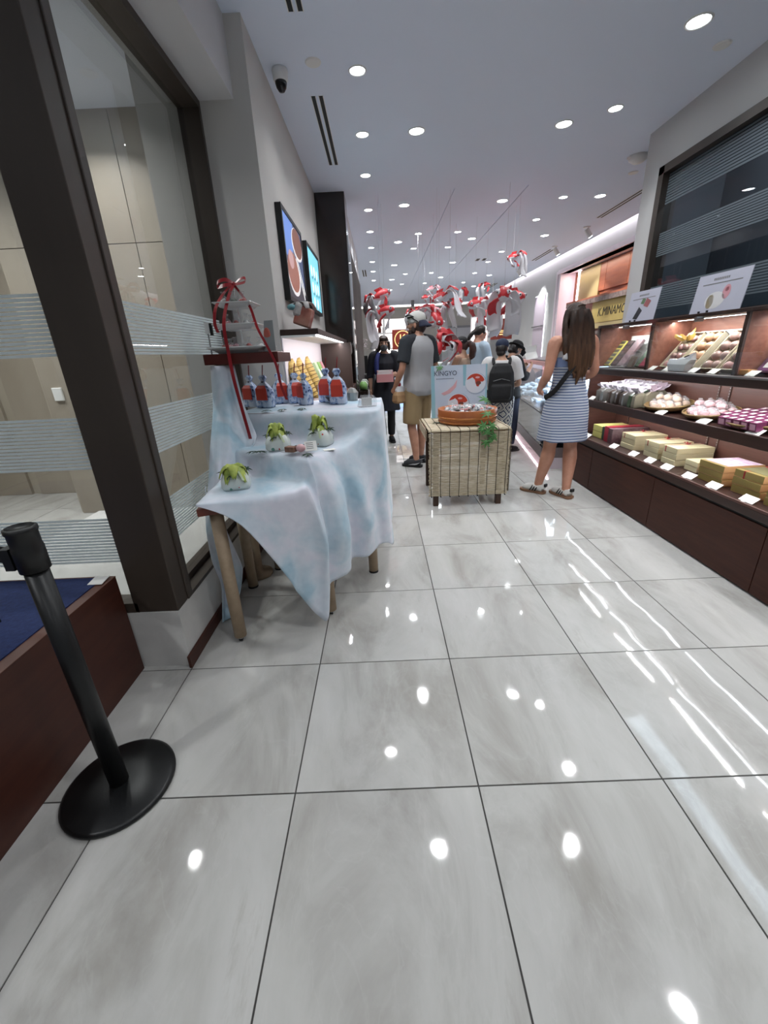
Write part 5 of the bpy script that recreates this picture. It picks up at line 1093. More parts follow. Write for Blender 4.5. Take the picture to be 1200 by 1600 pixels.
t = slab(2.46, .10, M('purple_tray', '#5c3a52', .4), 'purple tilted tray of labelled packs at the picture edge', .24, 4, M('purple_pack', '#7a4a74', .35)); 
for k in range(3):
    for s in (-.05, .045): G().box(.03 + k * .075, .065 + k * .075, s - .02, s + .02, .031, .0325, T=Matrix.Rotation(math.radians(-55), 4, 'Y')).obj('label', card_m, t)
tag(G().box(-.03, .03, -.035, .035, 0, .032).obj('amber_block', M('amber_block', '#b98242', .4), None, bevel=.006, loc=(2.20, 2.57, ZK)), 'small amber block in front of the purple tray', 'sweet')
t = thing('sample_dish', 'white dish with dark sweet samples near the far divider', 'dish', (2.19, 4.02, ZK)); G().lathe([(0, 0), (.04, 0), (.07, .012), (.066, .014), (0, .005)], 18).obj('dish', cer, t, True); G().box(-.03, .0, -.01, .03, .006, .022).box(.0, .025, -.03, 0, .006, .02).obj('sample', M('sample_dark', '#3c2a28', .4), t)
t = thing('crumpled_wrap', 'crumpled clear wrap beside the sample dish', 'wrapping', (2.19, 3.90, ZK)); G().add(loft([[Vector((math.cos(k) * .045 * (1 + .2 * math.sin(3 * k + z * 40)), math.sin(k) * .05, z)) for k in [2 * PI * q / 9 for q in range(9)]] for z in (0, .02, .04)])).obj('wrap', acryl, t)
# posters standing on top of the case
def cposter(y0, y1, lab, dk):
    t = thing('product_poster', lab, 'poster', (2.36, (y0 + y1) / 2, 1.4925)); w = (y0 - y1) / 2; T_ = RY(.12); h = .265; sk = .0
    pm = M('poster_paper', '#b4b6c4' if dk else '#c3c6cb', .4)
    G().box(-.002, .002, -w, w, .004, h, T=T_).obj('board', pm, t)
    g = G(); 
    for k in range(9): g.box(-.0028, -.0022, w * .35 - k * .016 - .011, w * .35 - k * .016, h - .045, h - .030, T=T_)
    g.box(-.0028, -.0022, -w * .75, w * .75, h - .068, h - .062, T=T_).obj('print_line', M('print_grey', '#777', .6), t)
    def blob(n, y, z, a, b, c): 
        v = [T_ @ Vector((-.0028, y + a * math.cos(2 * PI * k / 18), z + b * math.sin(2 * PI * k / 18))) for k in range(18)]
        G().add((v, [tuple(range(17, -1, -1))])).obj(n, M('print_' + c.strip('#'), c, .5), t)
    if dk:
        T3 = lambda pts: [T_ @ Vector((-.0028, y, z)) for y, z in pts]
        G().add((T3([(.10, .04), (.03, .03), (-.02, .10), (.04, .135)]), [(3, 2, 1, 0)])).obj('dark_slab', M('print_dark', '#25272c', .5), t)
        G().add((T3([(-.02, .14), (-.09, .12), (-.12, .17), (-.05, .20)]), [(3, 2, 1, 0)])).obj('rose_slab', M('print_rose', '#96585a', .5), t); G().add((T3([(.03, .16), (-.02, .15), (-.04, .19), (.01, .205)]), [(3, 2, 1, 0)])).obj('moss_slab', M('print_moss', '#5b7355', .5), t)
    else:
        blob('pale_bowl', .02, .09, .09, .055, '#cfcfcf'); blob('yellow_sweet', .06, .085, .035, .045, '#bfae86'); blob('pink_sweet', -.07, .135, .035, .045, '#c9929a'); blob('pink_centre', -.07, .15, .018, .015, '#b05a68')
    for y in (w * .55, w * .2): G().box(-.012, .01, y - .004, y + .004, 0, .028).obj('clip', black, t)
cposter(4.30, 3.86, 'lilac poster of dark sweets standing on the far end of the case', True); cposter(3.42, 2.95, 'white poster of pale pudding standing on the case before the window', False)
# ---------------- hanging goldfish ----------------
f_red = M('fish_red', '#b01f26', .5, col2='#c93038', nscale=9); f_white = M('fish_white', '#d3d2d6', .6); f_pink = M('fish_pink', '#d98a92', .55)
def fish_proto(mat, white_share, tails, name):
    """cloth goldfish: plump body, bulging eyes, red back, long drooping fins"""
    me = []
    g = G(); rings = []
    for x, r in ((.135, .012), (.12, .04), (.08, .062), (.02, .07), (-.05, .055), (-.10, .03), (-.125, .016)): rings.append([Vector((x, math.cos(2 * PI * k / 12) * r * .9, math.sin(2 * PI * k / 12) * r)) for k in range(12)])
    v, f = loft(rings); g.v = v; g.f = [tuple(reversed(q)) for q in f]
    g.m = [1 if sum(v[i].z for i in q) / len(q) < -.02 + white_share else 0 for q in g.f]
    me.append(('body', g.mesh('body', [mat, f_white], True)))
    for s in (-1, 1): me.append(('eye', G().ell((.105, s * .045, .025), (.02, .016, .02), 8, 6).ell((.115, s * .056, .026), (.009, .008, .01), 6, 4, mi=1).mesh('eye', [f_white, black], True)))
    def fin(pts, w0, w1, m, wave=1):
        P = [Vector(p) for p in crv(pts, 4)]; rows = []
        for i, p in enumerate(P):
            u = i / (len(P) - 1); w = w0 + (w1 - w0) * math.sin(u * PI * .62) ; rows.append([p + Vector((.012 * math.sin(u * 7 + q * 2), q * w, .012 * wave * math.cos(q * 3 + u * 5))) for q in (-1, -.5, 0, .5, 1)])
        return G().sheet(rows, .0025).mesh('fin', m, True)
    L = tails
    me.append(('tail_fin', fin([(-.11, .02, .01), (-.19, .05, .02), (-.25 , .08, -.10), (-.24, .09, -.10 - L * .55), (-.28, .07, -.08 - L)], .03, .085, f_white)))
    me.append(('tail_fin', fin([(-.11, -.02, .01), (-.18, -.06, .03), (-.22, -.10, -.06), (-.20, -.11, -.08 - L * .5), (-.17, -.09, -.06 - L * .85)], .03, .075, f_white if L > .3 else mat)))
    me.append(('tail_fin', fin([(-.11, 0, .02), (-.16, 0, .06), (-.22, 0, .05), (-.27, .0, -.02)], .025, .06, mat)))
    me.append(('side_fin', fin([(.03, .05, -.03), (.0, .10, -.07), (-.05, .12, -.15), (-.06, .11, -.20)], .02, .045, f_white))); me.append(('side_fin', fin([(.03, -.05, -.03), (.0, -.10, -.07), (-.04, -.12, -.14), (-.06, -.11, -.18)], .02, .045, mat)))
    me.append(('back_fin', G().sheet([[(.05, 0, .06), (-.06, 0, .05)], [(.02, .004, .10), (-.09, -.004, .09)]], .002).mesh('back_fin', mat)))
    return me
FP = {'red': fish_proto(f_red, 0, .24, 'a'), 'redw': fish_proto(f_red, .005, .34, 'b'), 'pink': fish_proto(f_pink, .03, .2, 'c')}
lines = M('nylon_line', '#c9cad2', .4)
def fish(loc, yaw, pitch, s, kind, lab, line=True):
    t = thing('hanging_goldfish', lab, 'goldfish', loc, yaw, 'cloth goldfish hanging from the ceiling'); t.rotation_euler = (0, pitch, yaw); t.scale = (s, s, s)
    for n, me in FP[kind]: link(n, me, t)
    if line:
        mi = (Matrix.Rotation(yaw, 3, 'Z') @ Matrix.Rotation(pitch, 3, 'Y')).inverted(); a = Vector((0, 0, .06)); up = mi @ Vector((0, 0, (ZC - loc[2] - .06 * s) / s - .005))
        G().tube([a, a + up], .0011 / s, 4).obj('line', lines, t)
# goldfish placements (hung from the ceiling joints)
for a in (((.06, 6.2, 2.06), .4, -.3, .98, 'redw', 'white and red goldfish, upper of the two beside the dark column'), ((.10, 6.0, 1.84), -.5, -.1, 1.0, 'redw', 'red goldfish with long white tail above the staff member'),
    ((.934, 8.0, 2.319), 2.6, .2, .62, 'pink', 'small pinkish goldfish high in the middle of the aisle'), ((.886, 8.5, 2.259), 3.2, .1, .5, 'red', 'small dark red goldfish beside the pinkish one'),
    ((.93, 6.8, 2.07), 2.6, .35, 1.0, 'redw', 'plump red goldfish with dangling white fins above the black cap'), ((.68, 7.5, 1.95), .3, -.1, .85, 'red', 'red goldfish just right of the white cap, upper'),
    ((.70, 7.1, 1.78), .1, .1, .8, 'red', 'red goldfish just right of the white cap, lower'), ((.79, 6.5, 1.86), -.6, .1, .9, 'pink', 'pale pink goldfish with white body beside the raglan shirt'),
    ((.77, 5.95, 1.73), -.9, .75, .95, 'redw', 'red and white goldfish over the shoulder of the raglan shirt'), ((.84, 5.6, 1.50), 2.6, -.75, 1.0, 'red', 'large dark red goldfish lowest in the cluster above the poster'),
    ((.74, 5.5, 1.36), -2.4, 1.1, .8, 'red', 'dark red goldfish diving behind the poster top'), ((1.20, 7.0, 2.0), .5, -.25, .9, 'redw', 'red and white goldfish above the black cap, left of the pair'),
    ((1.43, 6.7, 1.95), -2.6, .2, .95, 'redw', 'red goldfish with curled white tail above the headband'), ((1.72, 7.2, 1.84), .6, -.6, .75, 'red', 'narrow red goldfish pointing up beside the pink panels'),
    ((1.52, 5.5, 1.93), -1.9, .15, 1.2, 'redw', 'large red goldfish facing front with white streamers'), ((1.76, 5.9, 1.93), -.9, .1, 1.15, 'redw', 'large goldfish with wide white tail before the right wall'),
    ((1.836, 6.3, 2.45), 2.3, .1, .65, 'redw', 'small red and white goldfish alone high near the right wall'), ((1.896, 8.0, 2.349), .4, -.1, .6, 'redw', 'small red goldfish below the ceiling slot at right rear'), ((1.724, 9.0, 2.426), 1.0, .0, .5, 'red', 'tiny red goldfish farthest away under the ceiling')):
    fish(a[0], a[1], a[2], a[3], a[4], a[5])
# ---------------- people ----------------
MALE = [(.80, .12, .10, 0), (.88, .165, .12, 0), (.96, .165, .118, .0), (1.06, .155, .108, .0), (1.18, .165, .112, .0), (1.30, .18, .118, -.005), (1.38, .175, .105, -.01), (1.43, .12, .08, -.008), (1.47, .062, .062, .0)]
FEM = [(.78, .12, .10, 0), (.87, .17, .125, -.008), (.95, .158, .115, -.004), (1.05, .125, .092, .004), (1.16, .132, .098, .008), (1.27, .145, .108, .008), (1.36, .142, .085, -.006), (1.41, .095, .066, -.006), (1.46, .05, .052, .0)]
def interp(R, z):
    for a, b in zip(R, R[1:]):
        if a[0] <= z <= b[0]:
            t = (z - a[0]) / (b[0] - a[0]); return tuple(p + (q - p) * t for p, q in zip(a, b))
    return R[0] if z < R[0][0] else R[-1]
def torso(R, z0=None, z1=None, off=0, flare=0, n=20, bend=None):
    z0 = R[0][0] if z0 is None else z0; z1 = R[-1][0] if z1 is None else z1
    rs = []; K = 12
    for k in range(K + 1):
        z = z0 + (z1 - z0) * k / K; q = interp(R, z); o = off + flare * (1 - k / K) ** 2
        bx, by = bend(z) if bend else (0, 0)
        rs.append([Vector((bx + (q[1] + o) * math.cos(2 * PI * i / n), by + q[3] + (q[2] + o) * math.sin(2 * PI * i / n), z)) for i in range(n)])
    return loft(rs)
def limb(pts, rad, off=0, n=10, k=5):
    P = [tuple(p) + (r + off,) for p, r in zip(pts, rad)]; Q = crv(P, k); return tube([q[:3] for q in Q], [q[3] for q in Q], n)
def hand(w, d, pn, s=1, curl=.5, spread=.2, side=1):
    """palm, four unequal bent fingers and a thumb; w wrist, d direction, pn the way the palm faces"""
    w = Vector(w); d = Vector(d).normalized(); pn = Vector(pn); pn = (pn - d * pn.dot(d)).normalized(); l = d.cross(pn) * side
    out = []; rs = []
    for u, a, b in ((-.01, .022, .018), (.02, .031, .017), (.055, .04, .016), (.085, .038, .014)): rs.append([w + d * u * s + l * (a * s * math.cos(2 * PI * i / 10)) + pn * (b * s * math.sin(2 * PI * i / 10)) for i in range(10)])
    out.append(loft(rs))
    for i, (ln, f) in enumerate(((.070, -.028), (.080, -.010), (.075, .009), (.058, .027))):
        p = w + d * (.08 * s) + l * (f * s); pts = [w + d * .06 * s + l * f * s, p]; a = 0
        for seg in (.45, .32, .23):
            a += curl * (1 if seg > .4 else 1.1); dd = (d * math.cos(a) + pn * math.sin(a) + l * (f * spread * 8)).normalized(); p = p + dd * ln * seg * s; pts.append(p)
        out.append(tube(pts, [.0098 * s, .0098 * s, .0092 * s, .0086 * s, .0075 * s], 7))
    p = w + d * .02 * s - l * .026 * s; t1 = (d * .6 - l * .75 + pn * .35).normalized(); t2 = (d * .9 - l * .25 + pn * (.3 + curl * .4)).normalized()
    out.append(tube([w + d * .015 * s - l * .01 * s, p, p + t1 * .034 * s, p + t1 * .034 * s + t2 * .032 * s], [.013 * s, .0125 * s, .011 * s, .009 * s], 7)); return out
SK = {k: M('skin_' + k, c, .5, col2=c2, nscale=14) for k, c, c2 in (('a', '#b98a72', '#a97a63'), ('b', '#c9a08a', '#bd917b'), ('c', '#c39a80', '#b68b72'), ('d', '#c08d76', '#b58069'))}
hair_blk = M('hair_black', '#120e0d', .42, col2='#1e1715', nscale=40, stretch=(4, 4, .5)); 
hair_brn = M('hair_dark_brown', '#2a1c17', .42, col2='#3b2922', nscale=40, stretch=(4, 4, .4))
class P:
    def __init__(s, lab, loc, yaw, H, R, skin, head=(0, .02, 1.575), hyaw=0, hpitch=0, lsh=.185, name='person'):
        s.t = thing(name, lab, 'person', loc, yaw); s.k = H / 1.70; s.t.scale = (s.k,) * 3; s.R = R; s.skin = SK[skin]
        s.head = Vector(head); s.HM = Matrix.Translation(s.head) @ RZ(hyaw) @ RX(hpitch); s.sh = lsh; s.parts = []; s.arms = {}; s.legs = {}
    def arm(s, side, elbow, wrist, pn=(0, 1, 0), curl=.5, hd=None, r=1):
        sh = Vector((side * s.sh, -.005, 1.385)); e = Vector(elbow); w = Vector(wrist); s.arms[side] = (sh, e, w, r)
        s.parts.append(limb([sh + Vector((-side * .05, 0, .0)), sh, sh.lerp(e, .5), e, e.lerp(w, .35), w], [.05 * r, .052 * r, .044 * r, .036 * r, .038 * r, .025 * r]))
        s.parts += hand(w, hd or (w - e), pn, .95, curl, .2, side)
    def leg(s, side, knee, ankle, hip=None, r=1):
        h = Vector(hip or (side * .085, 0, .88)); k = Vector(knee); a = Vector(ankle); s.legs[side] = (h, k, a)
        cal = k.lerp(a, .3) + Vector((0, -.012, 0))
        s.parts.append(limb([h, h.lerp(k, .45), k, cal, a + Vector((0, 0, .03)), a - Vector((0, 0, .05))], [.088 * r, .076 * r, .053 * r, .056 * r, .036 * r, .038 * r], 0, 12))
    def body(s, vox=.009, female=False, tor=True):
        ps = list(s.parts)
        if tor: ps.append(torso(s.R))
        H = s.HM; hd = s.head
        ps.append(limb([(0, -.012, 1.40), (0, -.005, 1.46), tuple(hd + Vector((0, -.015, -.05)))], [.062, .05 if female else .058, .052], 0, 12))
        ps.append(([H @ Vector(p) for p in ell((0, 0, .015), (.073, .092, .105), 16, 12)[0]], ell((0, 0, .015), (.073, .092, .105), 16, 12)[1]))
        def hp(vf): ps.append(([H @ Vector(p) for p in vf[0]], vf[1]))
        hp(ell((0, .03, -.055), (.052, .058, .06), 12, 8)); hp(ell((0, .075, -.088), (.022, .02, .02), 8, 6))                     # jaw, chin
        hp(tube([(0, .085, .02), (0, .105, -.012), (0, .108, -.026)], [.009, .012, .014], 8)); hp(ell((0, .088, -.055), (.024, .012, .011), 10, 6))   # nose, lips
        for q in (-1, 1): hp(ell((q * .073, -.008, -.01), (.012, .02, .032), 8, 6)); hp(ell((q * .034, .078, .03), (.024, .012, .008), 8, 5)); hp(ell((q * .042, .062, -.02), (.025, .024, .022), 8, 6))
        me = solid(ps, vox, 2); me.name = 'body'; me.materials.append(s.skin); link('body', me, s.t)
        for q in (-1, 1): s.hpart('eye', G().ell((q * .031, .083, .012), (.013, .009, .008), 8, 6), M('eye_dark', '#1b1413', .3)); s.hpart('eyebrow', G().tube([(q * .016, .094, .036), (q * .032, .091, .042), (q * .05, .078, .036)], .0035, 6), hair_blk)
    def hpart(s, name, g, m, smooth=True):
        g.v = [s.HM @ v for v in g.v]; return g.obj(name, m, s.t, smooth)
    def hsolid(s, name, parts, m, vox=.007, smooth=2, wob=.004, wsc=30, wst=(1, 1, .3)):
        me = solid([([s.HM @ Vector(p) for p in v], f) for v, f in parts], vox, smooth, wob, wsc, wst); me.name = name; me.materials.append(m); return link(name, me, s.t)
    def cloth(s, name, parts, m, vox=.01, smooth=3, wob=.006, wsc=7, wst=(1, 1, .6)):
        me = solid(parts, vox, smooth, wob, wsc, wst); me.name = name
        for q in (m if isinstance(m, (list, tuple)) else [m]): me.materials.append(q)
        return link(name, me, s.t)
    def sleeve(s, side, f, off=.012, fl=.01):
        sh, e, w, r = s.arms[side]
        L = [sh + Vector((-side * .05, 0, .01)), sh + Vector((0, 0, .004)), sh.lerp(e, .5)]; Rr = [.056 * r, .058 * r, .050 * r]
        if f <= 1: L.append(sh.lerp(e, f)); Rr.append((.045) * r)
        else: L += [e, e.lerp(w, f - 1)]; Rr += [.040 * r, .036 * r]
        n = len(L); return limb(L, [a + off + fl * i / n for i, a in enumerate(Rr)], 0, 12)
    def trouser(s, side, f, off=.014, fl=.012, r=1):
        h, k, a = s.legs[side]; L = [h + Vector((0, 0, .06)), h.lerp(k, .45), k]; Rr = [.094 * r, .08 * r, .056 * r]
        if f < 1: L = [h + Vector((0, 0, .06)), h.lerp(k, f * .5), h.lerp(k, f)]; Rr = [.094 * r, .083 * r, .072 * r]
        elif f > 1: L += [k.lerp(a, (f - 1) * .5), k.lerp(a, f - 1)]; Rr += [.056 * r, .046 * r]
        n = len(L); return limb(L, [q + off + fl * i / n for i, q in enumerate(Rr)], 0, 12)
    def shoe(s, side, yaw, m_up, m_sole, extra=None, low=.0, pitch=0):
        h, k, a = s.legs[side]; T_ = Matrix.Translation((a.x, a.y, 0)) @ RZ(yaw) @ RX(pitch)
        out = lambda sx, y0, y1, z: [Vector((sx * x, y0 + (y1 - y0) * y, z)) for x, y in ((0, 0), (.75, .04), (.95, .16), (.86, .38), (1.0, .62), (.95, .80), (.6, .95), (0, 1), (-.6, .95), (-.9, .80), (-.95, .62), (-.8, .38), (-.92, .16), (-.75, .04))]
        so = G(); so.add(loft([out(.045, -.075, .185, .0), out(.049, -.08, .192, .006), out(.049, -.08, .192, .026)]), 0, T_)
        sh = link('shoe_sole', so.mesh('shoe_sole', m_sole, False), s.t)
        u = solid([tube([(0, -.05, .05), (0, 0, .062), (0, .06, .05), (0, .12, .040), (0, .158, .034)], [.042, .046, .044, .040, .026], 14, .95), tube([(0, -.032, .05), (0, -.028, .088 + low)], [.043, .041], 14)], .006, 2); u.transform(T_)
        for v in u.vertices:
            if v.co.z < .012: v.co.z = .012
        u.name = 'shoe_upper'; u.materials.append(m_up); link('shoe_upper', u, sh)
        if extra: extra(sh, T_, side)
        return sh
# --- man in the raglan shirt ---
m = P('person in grey and black raglan shirt, tan shorts and backward white cap', (.445, 5.06, 0), math.radians(40), 1.745, MALE, 'a', (0, .02, 1.575), .45, -.05)
m.arm(-1, (-.27, -.02, 1.13), (-.245, .13, .93), (1, .1, 0), .9, (.02, .55, -.8)); m.arm(1, (.26, -.02, 1.12), (.24, .12, .92), (-1, .1, 0), .6)
m.leg(-1, (-.10, .02, .49), (-.10, -.05, .085)); m.leg(1, (.10, .06, .49), (.105, .07, .085)); m.body(.0085)
grey_t = M('grey_jersey', '#98989a', .9, bump=.15, bscale=300); dark_t = M('charcoal_jersey', '#22262c', .9, bump=.15, bscale=300); khaki = M('khaki', '#8d7857', .85, bump=.2, bscale=260)
bl = [(z, a * 1.03, b * 1.10, c) for z, a, b, c in MALE]
m.cloth('shirt', [torso(bl, .83, 1.455, .018, .012)], grey_t, .011, 3, .009)
for q in (-1, 1): m.cloth('sleeve', [m.sleeve(q, .78, .018, .014), tube([(q * .06, -.01, 1.437), (q * .12, -.012, 1.415), (q * .185, -.008, 1.375)], [.05, .068, .072], 12)], dark_t, .009, 2, .006)
m.cloth('shorts', [torso(MALE, .80, .98, .012), m.trouser(-1, .93, .018, .03), m.trouser(1, .93, .018, .03)], khaki, .011, 3, .007)
def swoosh(sh, T_, side):
    for q in (-1, 1):
        x = q * .0445; v = [T_ @ Vector((x, y, z)) for y, z in ((.085, .030), (.0, .033), (-.025, .040), (-.07, .066), (-.005, .049), (.03, .045))]
        G().add((v + [p + T_.to_3x3() @ Vector((q * .004, 0, 0)) for p in v], [(0, 1, 2, 3, 4, 5), (11, 10, 9, 8, 7, 6)] + [(i, (i + 1) % 6, 6 + (i + 1) % 6, 6 + i) for i in range(6)])).obj('side_mark', M('shoe_mark', '#b9bcc0', .5), sh)
for q in (-1, 1): m.shoe(q, math.radians(22), M('shoe_charcoal', '#2b2d31', .7), M('shoe_sole_dark', '#17181a', .7), swoosh)
m.hsolid('hair', [ell((0, -.03, .0), (.078, .085, .10), 14, 10)], hair_brn); m.hsolid('beard', [ell((0, .05, -.075), (.056, .055, .045), 12, 8), ell((-.06, .015, -.05), (.018, .03, .045), 8, 6), ell((.06, .015, -.05), (.018, .03, .045), 8, 6)], hair_brn, .007, 2, .003)
capw = M('cap_stone', '#b9b8b3', .8); navy = M('cap_navy', '#171d33', .8)
m.hsolid('cap', [ell((0, -.005, .055), (.088, .107, .085), 18, 12), tube([(0, 0, .02), (0, 0, .05)], [.088, .09], 18)], capw, .006, 3, 0)
g = G(); rows = []
for u in range(5): rows.append([Vector((.078 * math.cos(PI + PI * k / 10) * (1 + .05 * u), -.06 - .072 * u / 4 * math.sin(PI * k / 10) - .04 * math.sin(PI * k / 10), .025 - .016 * u + .012 * math.cos((k - 5) / 5 * 1.2))) for k in range(11)])
m.hpart('cap_brim', g.sheet(rows, .005), navy); m.hpart('cap_button', G().ell((0, -.005, .141), (.009, .009, .006), 8, 6), navy)
e = G().lathe([(0, 0), (.024, 0), (.024, .004), (0, .004)], 20); T_ = R4(.05, -.094, .068) @ RZ(.45) @ RX(PI / 2 - .35); e.v = [T_ @ v for v in e.v]; m.hpart('cap_badge', e, M('badge_ring', '#2c2320', .6), False)
e = G().lathe([(0, .003), (.019, .003), (.019, .0055), (0, .0055)], 20); e.v = [T_ @ v for v in e.v]; m.hpart('cap_badge', e, M('badge_tan', '#b98d52', .6), False)
e = G().lathe([(0, .005), (.012, .005), (.008, .0075), (0, .0075)], 5); e.v = [T_ @ v for v in e.v]; m.hpart('cap_badge', e, M('badge_ring', '#2c2320', .6), False)
m.hpart('sunglasses', G().tube([(-.083, .07, .07), (-.092, .0, .08), (-.085, .05, .10), (-.06, .10, .09)], .01, 8).tube([(-.09, .03, .075), (-.092, -.05, .02)], .005, 6), black)
hw = m.t.matrix_basis @ Vector((-.235, .20, .86))
bag = thing('paper_bag', 'brown and white paper bag held in the lowered hand of the capped person', 'bag', (.235, 4.99, .775), .5)
G().add(loft([[Vector((x * a, y * b, z)) for x, y in ((-1, -1), (1, -1), (1, 1), (-1, 1))] for a, b, z in ((.08, .05, 0), (.095, .06, .02), (.09, .055, .09), (.075, .03, .13))])).obj('sack', M('kraft_paper', '#8f6f4d', .7, col2='#a3825d', nscale=14), bag, bevel=.008)
G().add(loft([[Vector((x * a, y * b, z)) for x, y in ((-1, -1), (1, -1), (1, 1), (-1, 1))] for a, b, z in ((.06, .025, .115), (.07, .02, .15), (.05, .012, .19))])).obj('white_top', M('paper_white', '#dfe0e4', .6), bag)
tag(G().ell((0, 0, 0), (.022, .022, .026), 10, 8).obj('red_fruit', M('red_sweet', '#9c1f2a', .35), None, True, loc=(.215, 4.985, .985)), 'small red round sweet in the hand above the paper bag', 'sweet')
# --- staff member ---
s_ = P('person with gray mask, long dark hair and navy work dress holding a box', (.068, 6.56, 0), math.radians(176), 1.585, FEM, 'b', (0, .02, 1.57), .12, -.05, .17)
s_.arm(1, (.235, .01, 1.11), (.235, .07, .895), (-1, 0, 0), .4); s_.arm(-1, (-.22, .02, 1.12), (-.07, .17, 1.09), (1, .3, .2), .8, (1, .15, 0))
s_.leg(1, (.085, .03, .48), (.06, .0, .085)); s_.leg(-1, (-.085, .0, .48), (-.075, -.05, .085)); s_.body(.009, True)
nv = M('navy_dress', '#12141f', .8, bump=.1, bscale=200); blk_c = M('black_cotton', '#0d0d10', .85)
F2 = [(.54, .21, .17, .0), (.7, .20, .155, 0), (.87, .185, .135, 0)] + FEM[2:]
F2 = [(z, a, b, c) for z, a, b, c in F2]
s_.cloth('dress', [torso(F2, .54, 1.42, .02, .01), s_.sleeve(1, 1.25, .014, .012), s_.sleeve(-1, 1.3, .014, .012)], nv, .011, 3, .012, 8, (1, 1, .25))
s_.cloth('leggings', [s_.trouser(1, 1.9, .008, .006), s_.trouser(-1, 1.9, .008, .006)], blk_c, .01, 2, .003)
for q in (-1, 1): s_.shoe(q, q * -.15 + .1, blk_c, M('sole_black', '#0a0a0a', .6))
s_.cloth('scarf', [limb([(.07, .06, 1.44), (.11, .10, 1.34), (.12, .125, 1.20), (.11, .135, 1.10)], [.03, .04, .042, .03])], M('scarf_blue', '#26306b', .7), .009, 2, .004)
s_.hsolid('hair', [ell((0, -.018, .03), (.084, .096, .098), 16, 12), ell((0, .022, .068), (.074, .08, .055), 14, 8), limb([(-.07, .05, .03), (-.085, .03, -.05), (-.08, .02, -.10)], [.025, .024, .015]), limb([(.07, .05, .03), (.085, .03, -.05), (.08, .02, -.10)], [.025, .024, .015]), limb([(-.05, .075, .075), (0, .092, .075), (.05, .075, .075)], [.02, .018, .02]), limb([(.05, -.07, -.05), (.12, -.06, -.13), (.17, -.04, -.22), (.20, -.03, -.28)], [.035, .036, .03, .012])], hair_brn)
s_.hsolid('face_mask', [ell((0, .055, -.055), (.062, .062, .055), 14, 10), ell((0, .09, -.035), (.03, .028, .03), 10, 8)], M('grey_mask', '#55565a', .8), .007, 3, 0); 
s_.hpart('mask_strap', G().tube([(-.06, .05, -.03), (-.078, .0, -.015)], .003, 5).tube([(.06, .05, -.03), (.078, .0, -.015)], .003, 5), M('grey_mask', '#55565a', .8))
s_.cloth('necklace', [tube([(-.045, .05, 1.40), (0, .115, 1.31), (.045, .05, 1.40)], .006, 6)], blk_c, .006, 1, 0)
pk_ = thing('gift_box', 'pink and white gift box held by the masked staff member', 'box', (.065, 6.335, .935), .06)
G().box(-.122, .122, -.055, .055, 0, .11).obj('box', M('box_pink', '#cf8f92', .5), pk_, bevel=.003); G().box(-.112, .118, -.05, .05, .11, .165).obj('lid', M('box_white', '#dcd2d4', .5, col2='#d9a0a8', nscale=7, ramp=(.5, .58)), pk_, bevel=.003)
# --- girl in the black cap ---
a_ = P('person with black cap and dark ponytail in a pale tan top', (1.14, 6.0, 0), math.radians(48), 1.50, FEM, 'c', (0, .03, 1.575), .35, -.1, .165)
a_.arm(-1, (-.20, .12, 1.13), (-.16, .33, 1.17), (1, 0, .3), .7, (.1, .9, .2)); a_.arm(1, (.19, .10, 1.13), (.08, .30, 1.16), (-1, 0, .3), .7); a_.leg(1, (.09, .03, .48), (.09, .0, .085)); a_.leg(-1, (-.09, .03, .48), (-.09, .0, .085)); a_.body(.011, True)
a_.cloth('tan_top', [torso(FEM, .90, 1.385, .012, .02)], M('tan_top', '#b59c88', .85), .011, 3, .005); a_.cloth('trousers', [torso(FEM, .78, .98, .012), a_.trouser(1, 1.9), a_.trouser(-1, 1.9)], M('dark_denim', '#2b303c', .85), .012, 2, .005)
for q in (-1, 1): a_.shoe(q, 0, M('shoe_white', '#c9c8c4', .6), M('sole_pale', '#b9b6b0', .7))
a_.hsolid('cap', [ell((0, 0, .05), (.088, .105, .08), 16, 10), tube([(0, .08, .032), (0, .165, .012)], [.055, .045], 14, .12, (1, 0, 0))], M('cap_black', '#141418', .8), .007, 2, 0)
a_.hsolid('hair', [ell((0, -.025, .0), (.08, .088, .09), 14, 10), limb([(0, -.10, .03), (0, -.16, -.02), (.01, -.17, -.10), (.01, -.15, -.18), (.0, -.13, -.22)], [.03, .052, .058, .045, .02])], M('hair_wavy', '#2a1a17', .5, col2='#4a2d27', nscale=30), .009, 1, .012, 26)
a_.cloth('shoulder_strap', [tube([(.09, -.075, 1.40), (.06, -.115, 1.25), (0, -.125, 1.05)], .007, 6)], blk_c, .007, 1, 0)
t = thing('phone', 'pale phone held up by the person in the black cap', 'phone', (.89, 6.13, 1.08), .8); G().box(-.035, .035, -.005, .005, -.06, .08).obj('case', white, t, bevel=.004)
# --- tall person in the pale blue shirt ---
b_ = P('person in pale blue short sleeved shirt with white headband and black hair', (1.47, 6.62, 0), math.radians(-62), 1.665, MALE, 'd', (0, .045, 1.565), -.1, -.4, .175)
b_.arm(1, (.22, .06, 1.12), (.14, .28, 1.10), (-1, 0, .4), .7); b_.arm(-1, (-.22, .06, 1.12), (-.12, .28, 1.12), (1, 0, .4), .7); b_.leg(1, (.09, .03, .48), (.09, 0, .085)); b_.leg(-1, (-.09, .03, .48), (-.09, 0, .085)); b_.body(.011)
lb = M('pale_blue_shirt', '#a9bccb', .85); b_.cloth('shirt', [torso(MALE, .84, 1.45, .016, .02), b_.sleeve(1, .85, .016, .014), b_.sleeve(-1, .85, .016, .014)], lb, .011, 3, .007)
b_.cloth('trousers', [torso(MALE, .80, .98, .014), b_.trouser(1, 1.9), b_.trouser(-1, 1.9)], M('navy_trousers', '#20263a', .85), .012, 2, .005)
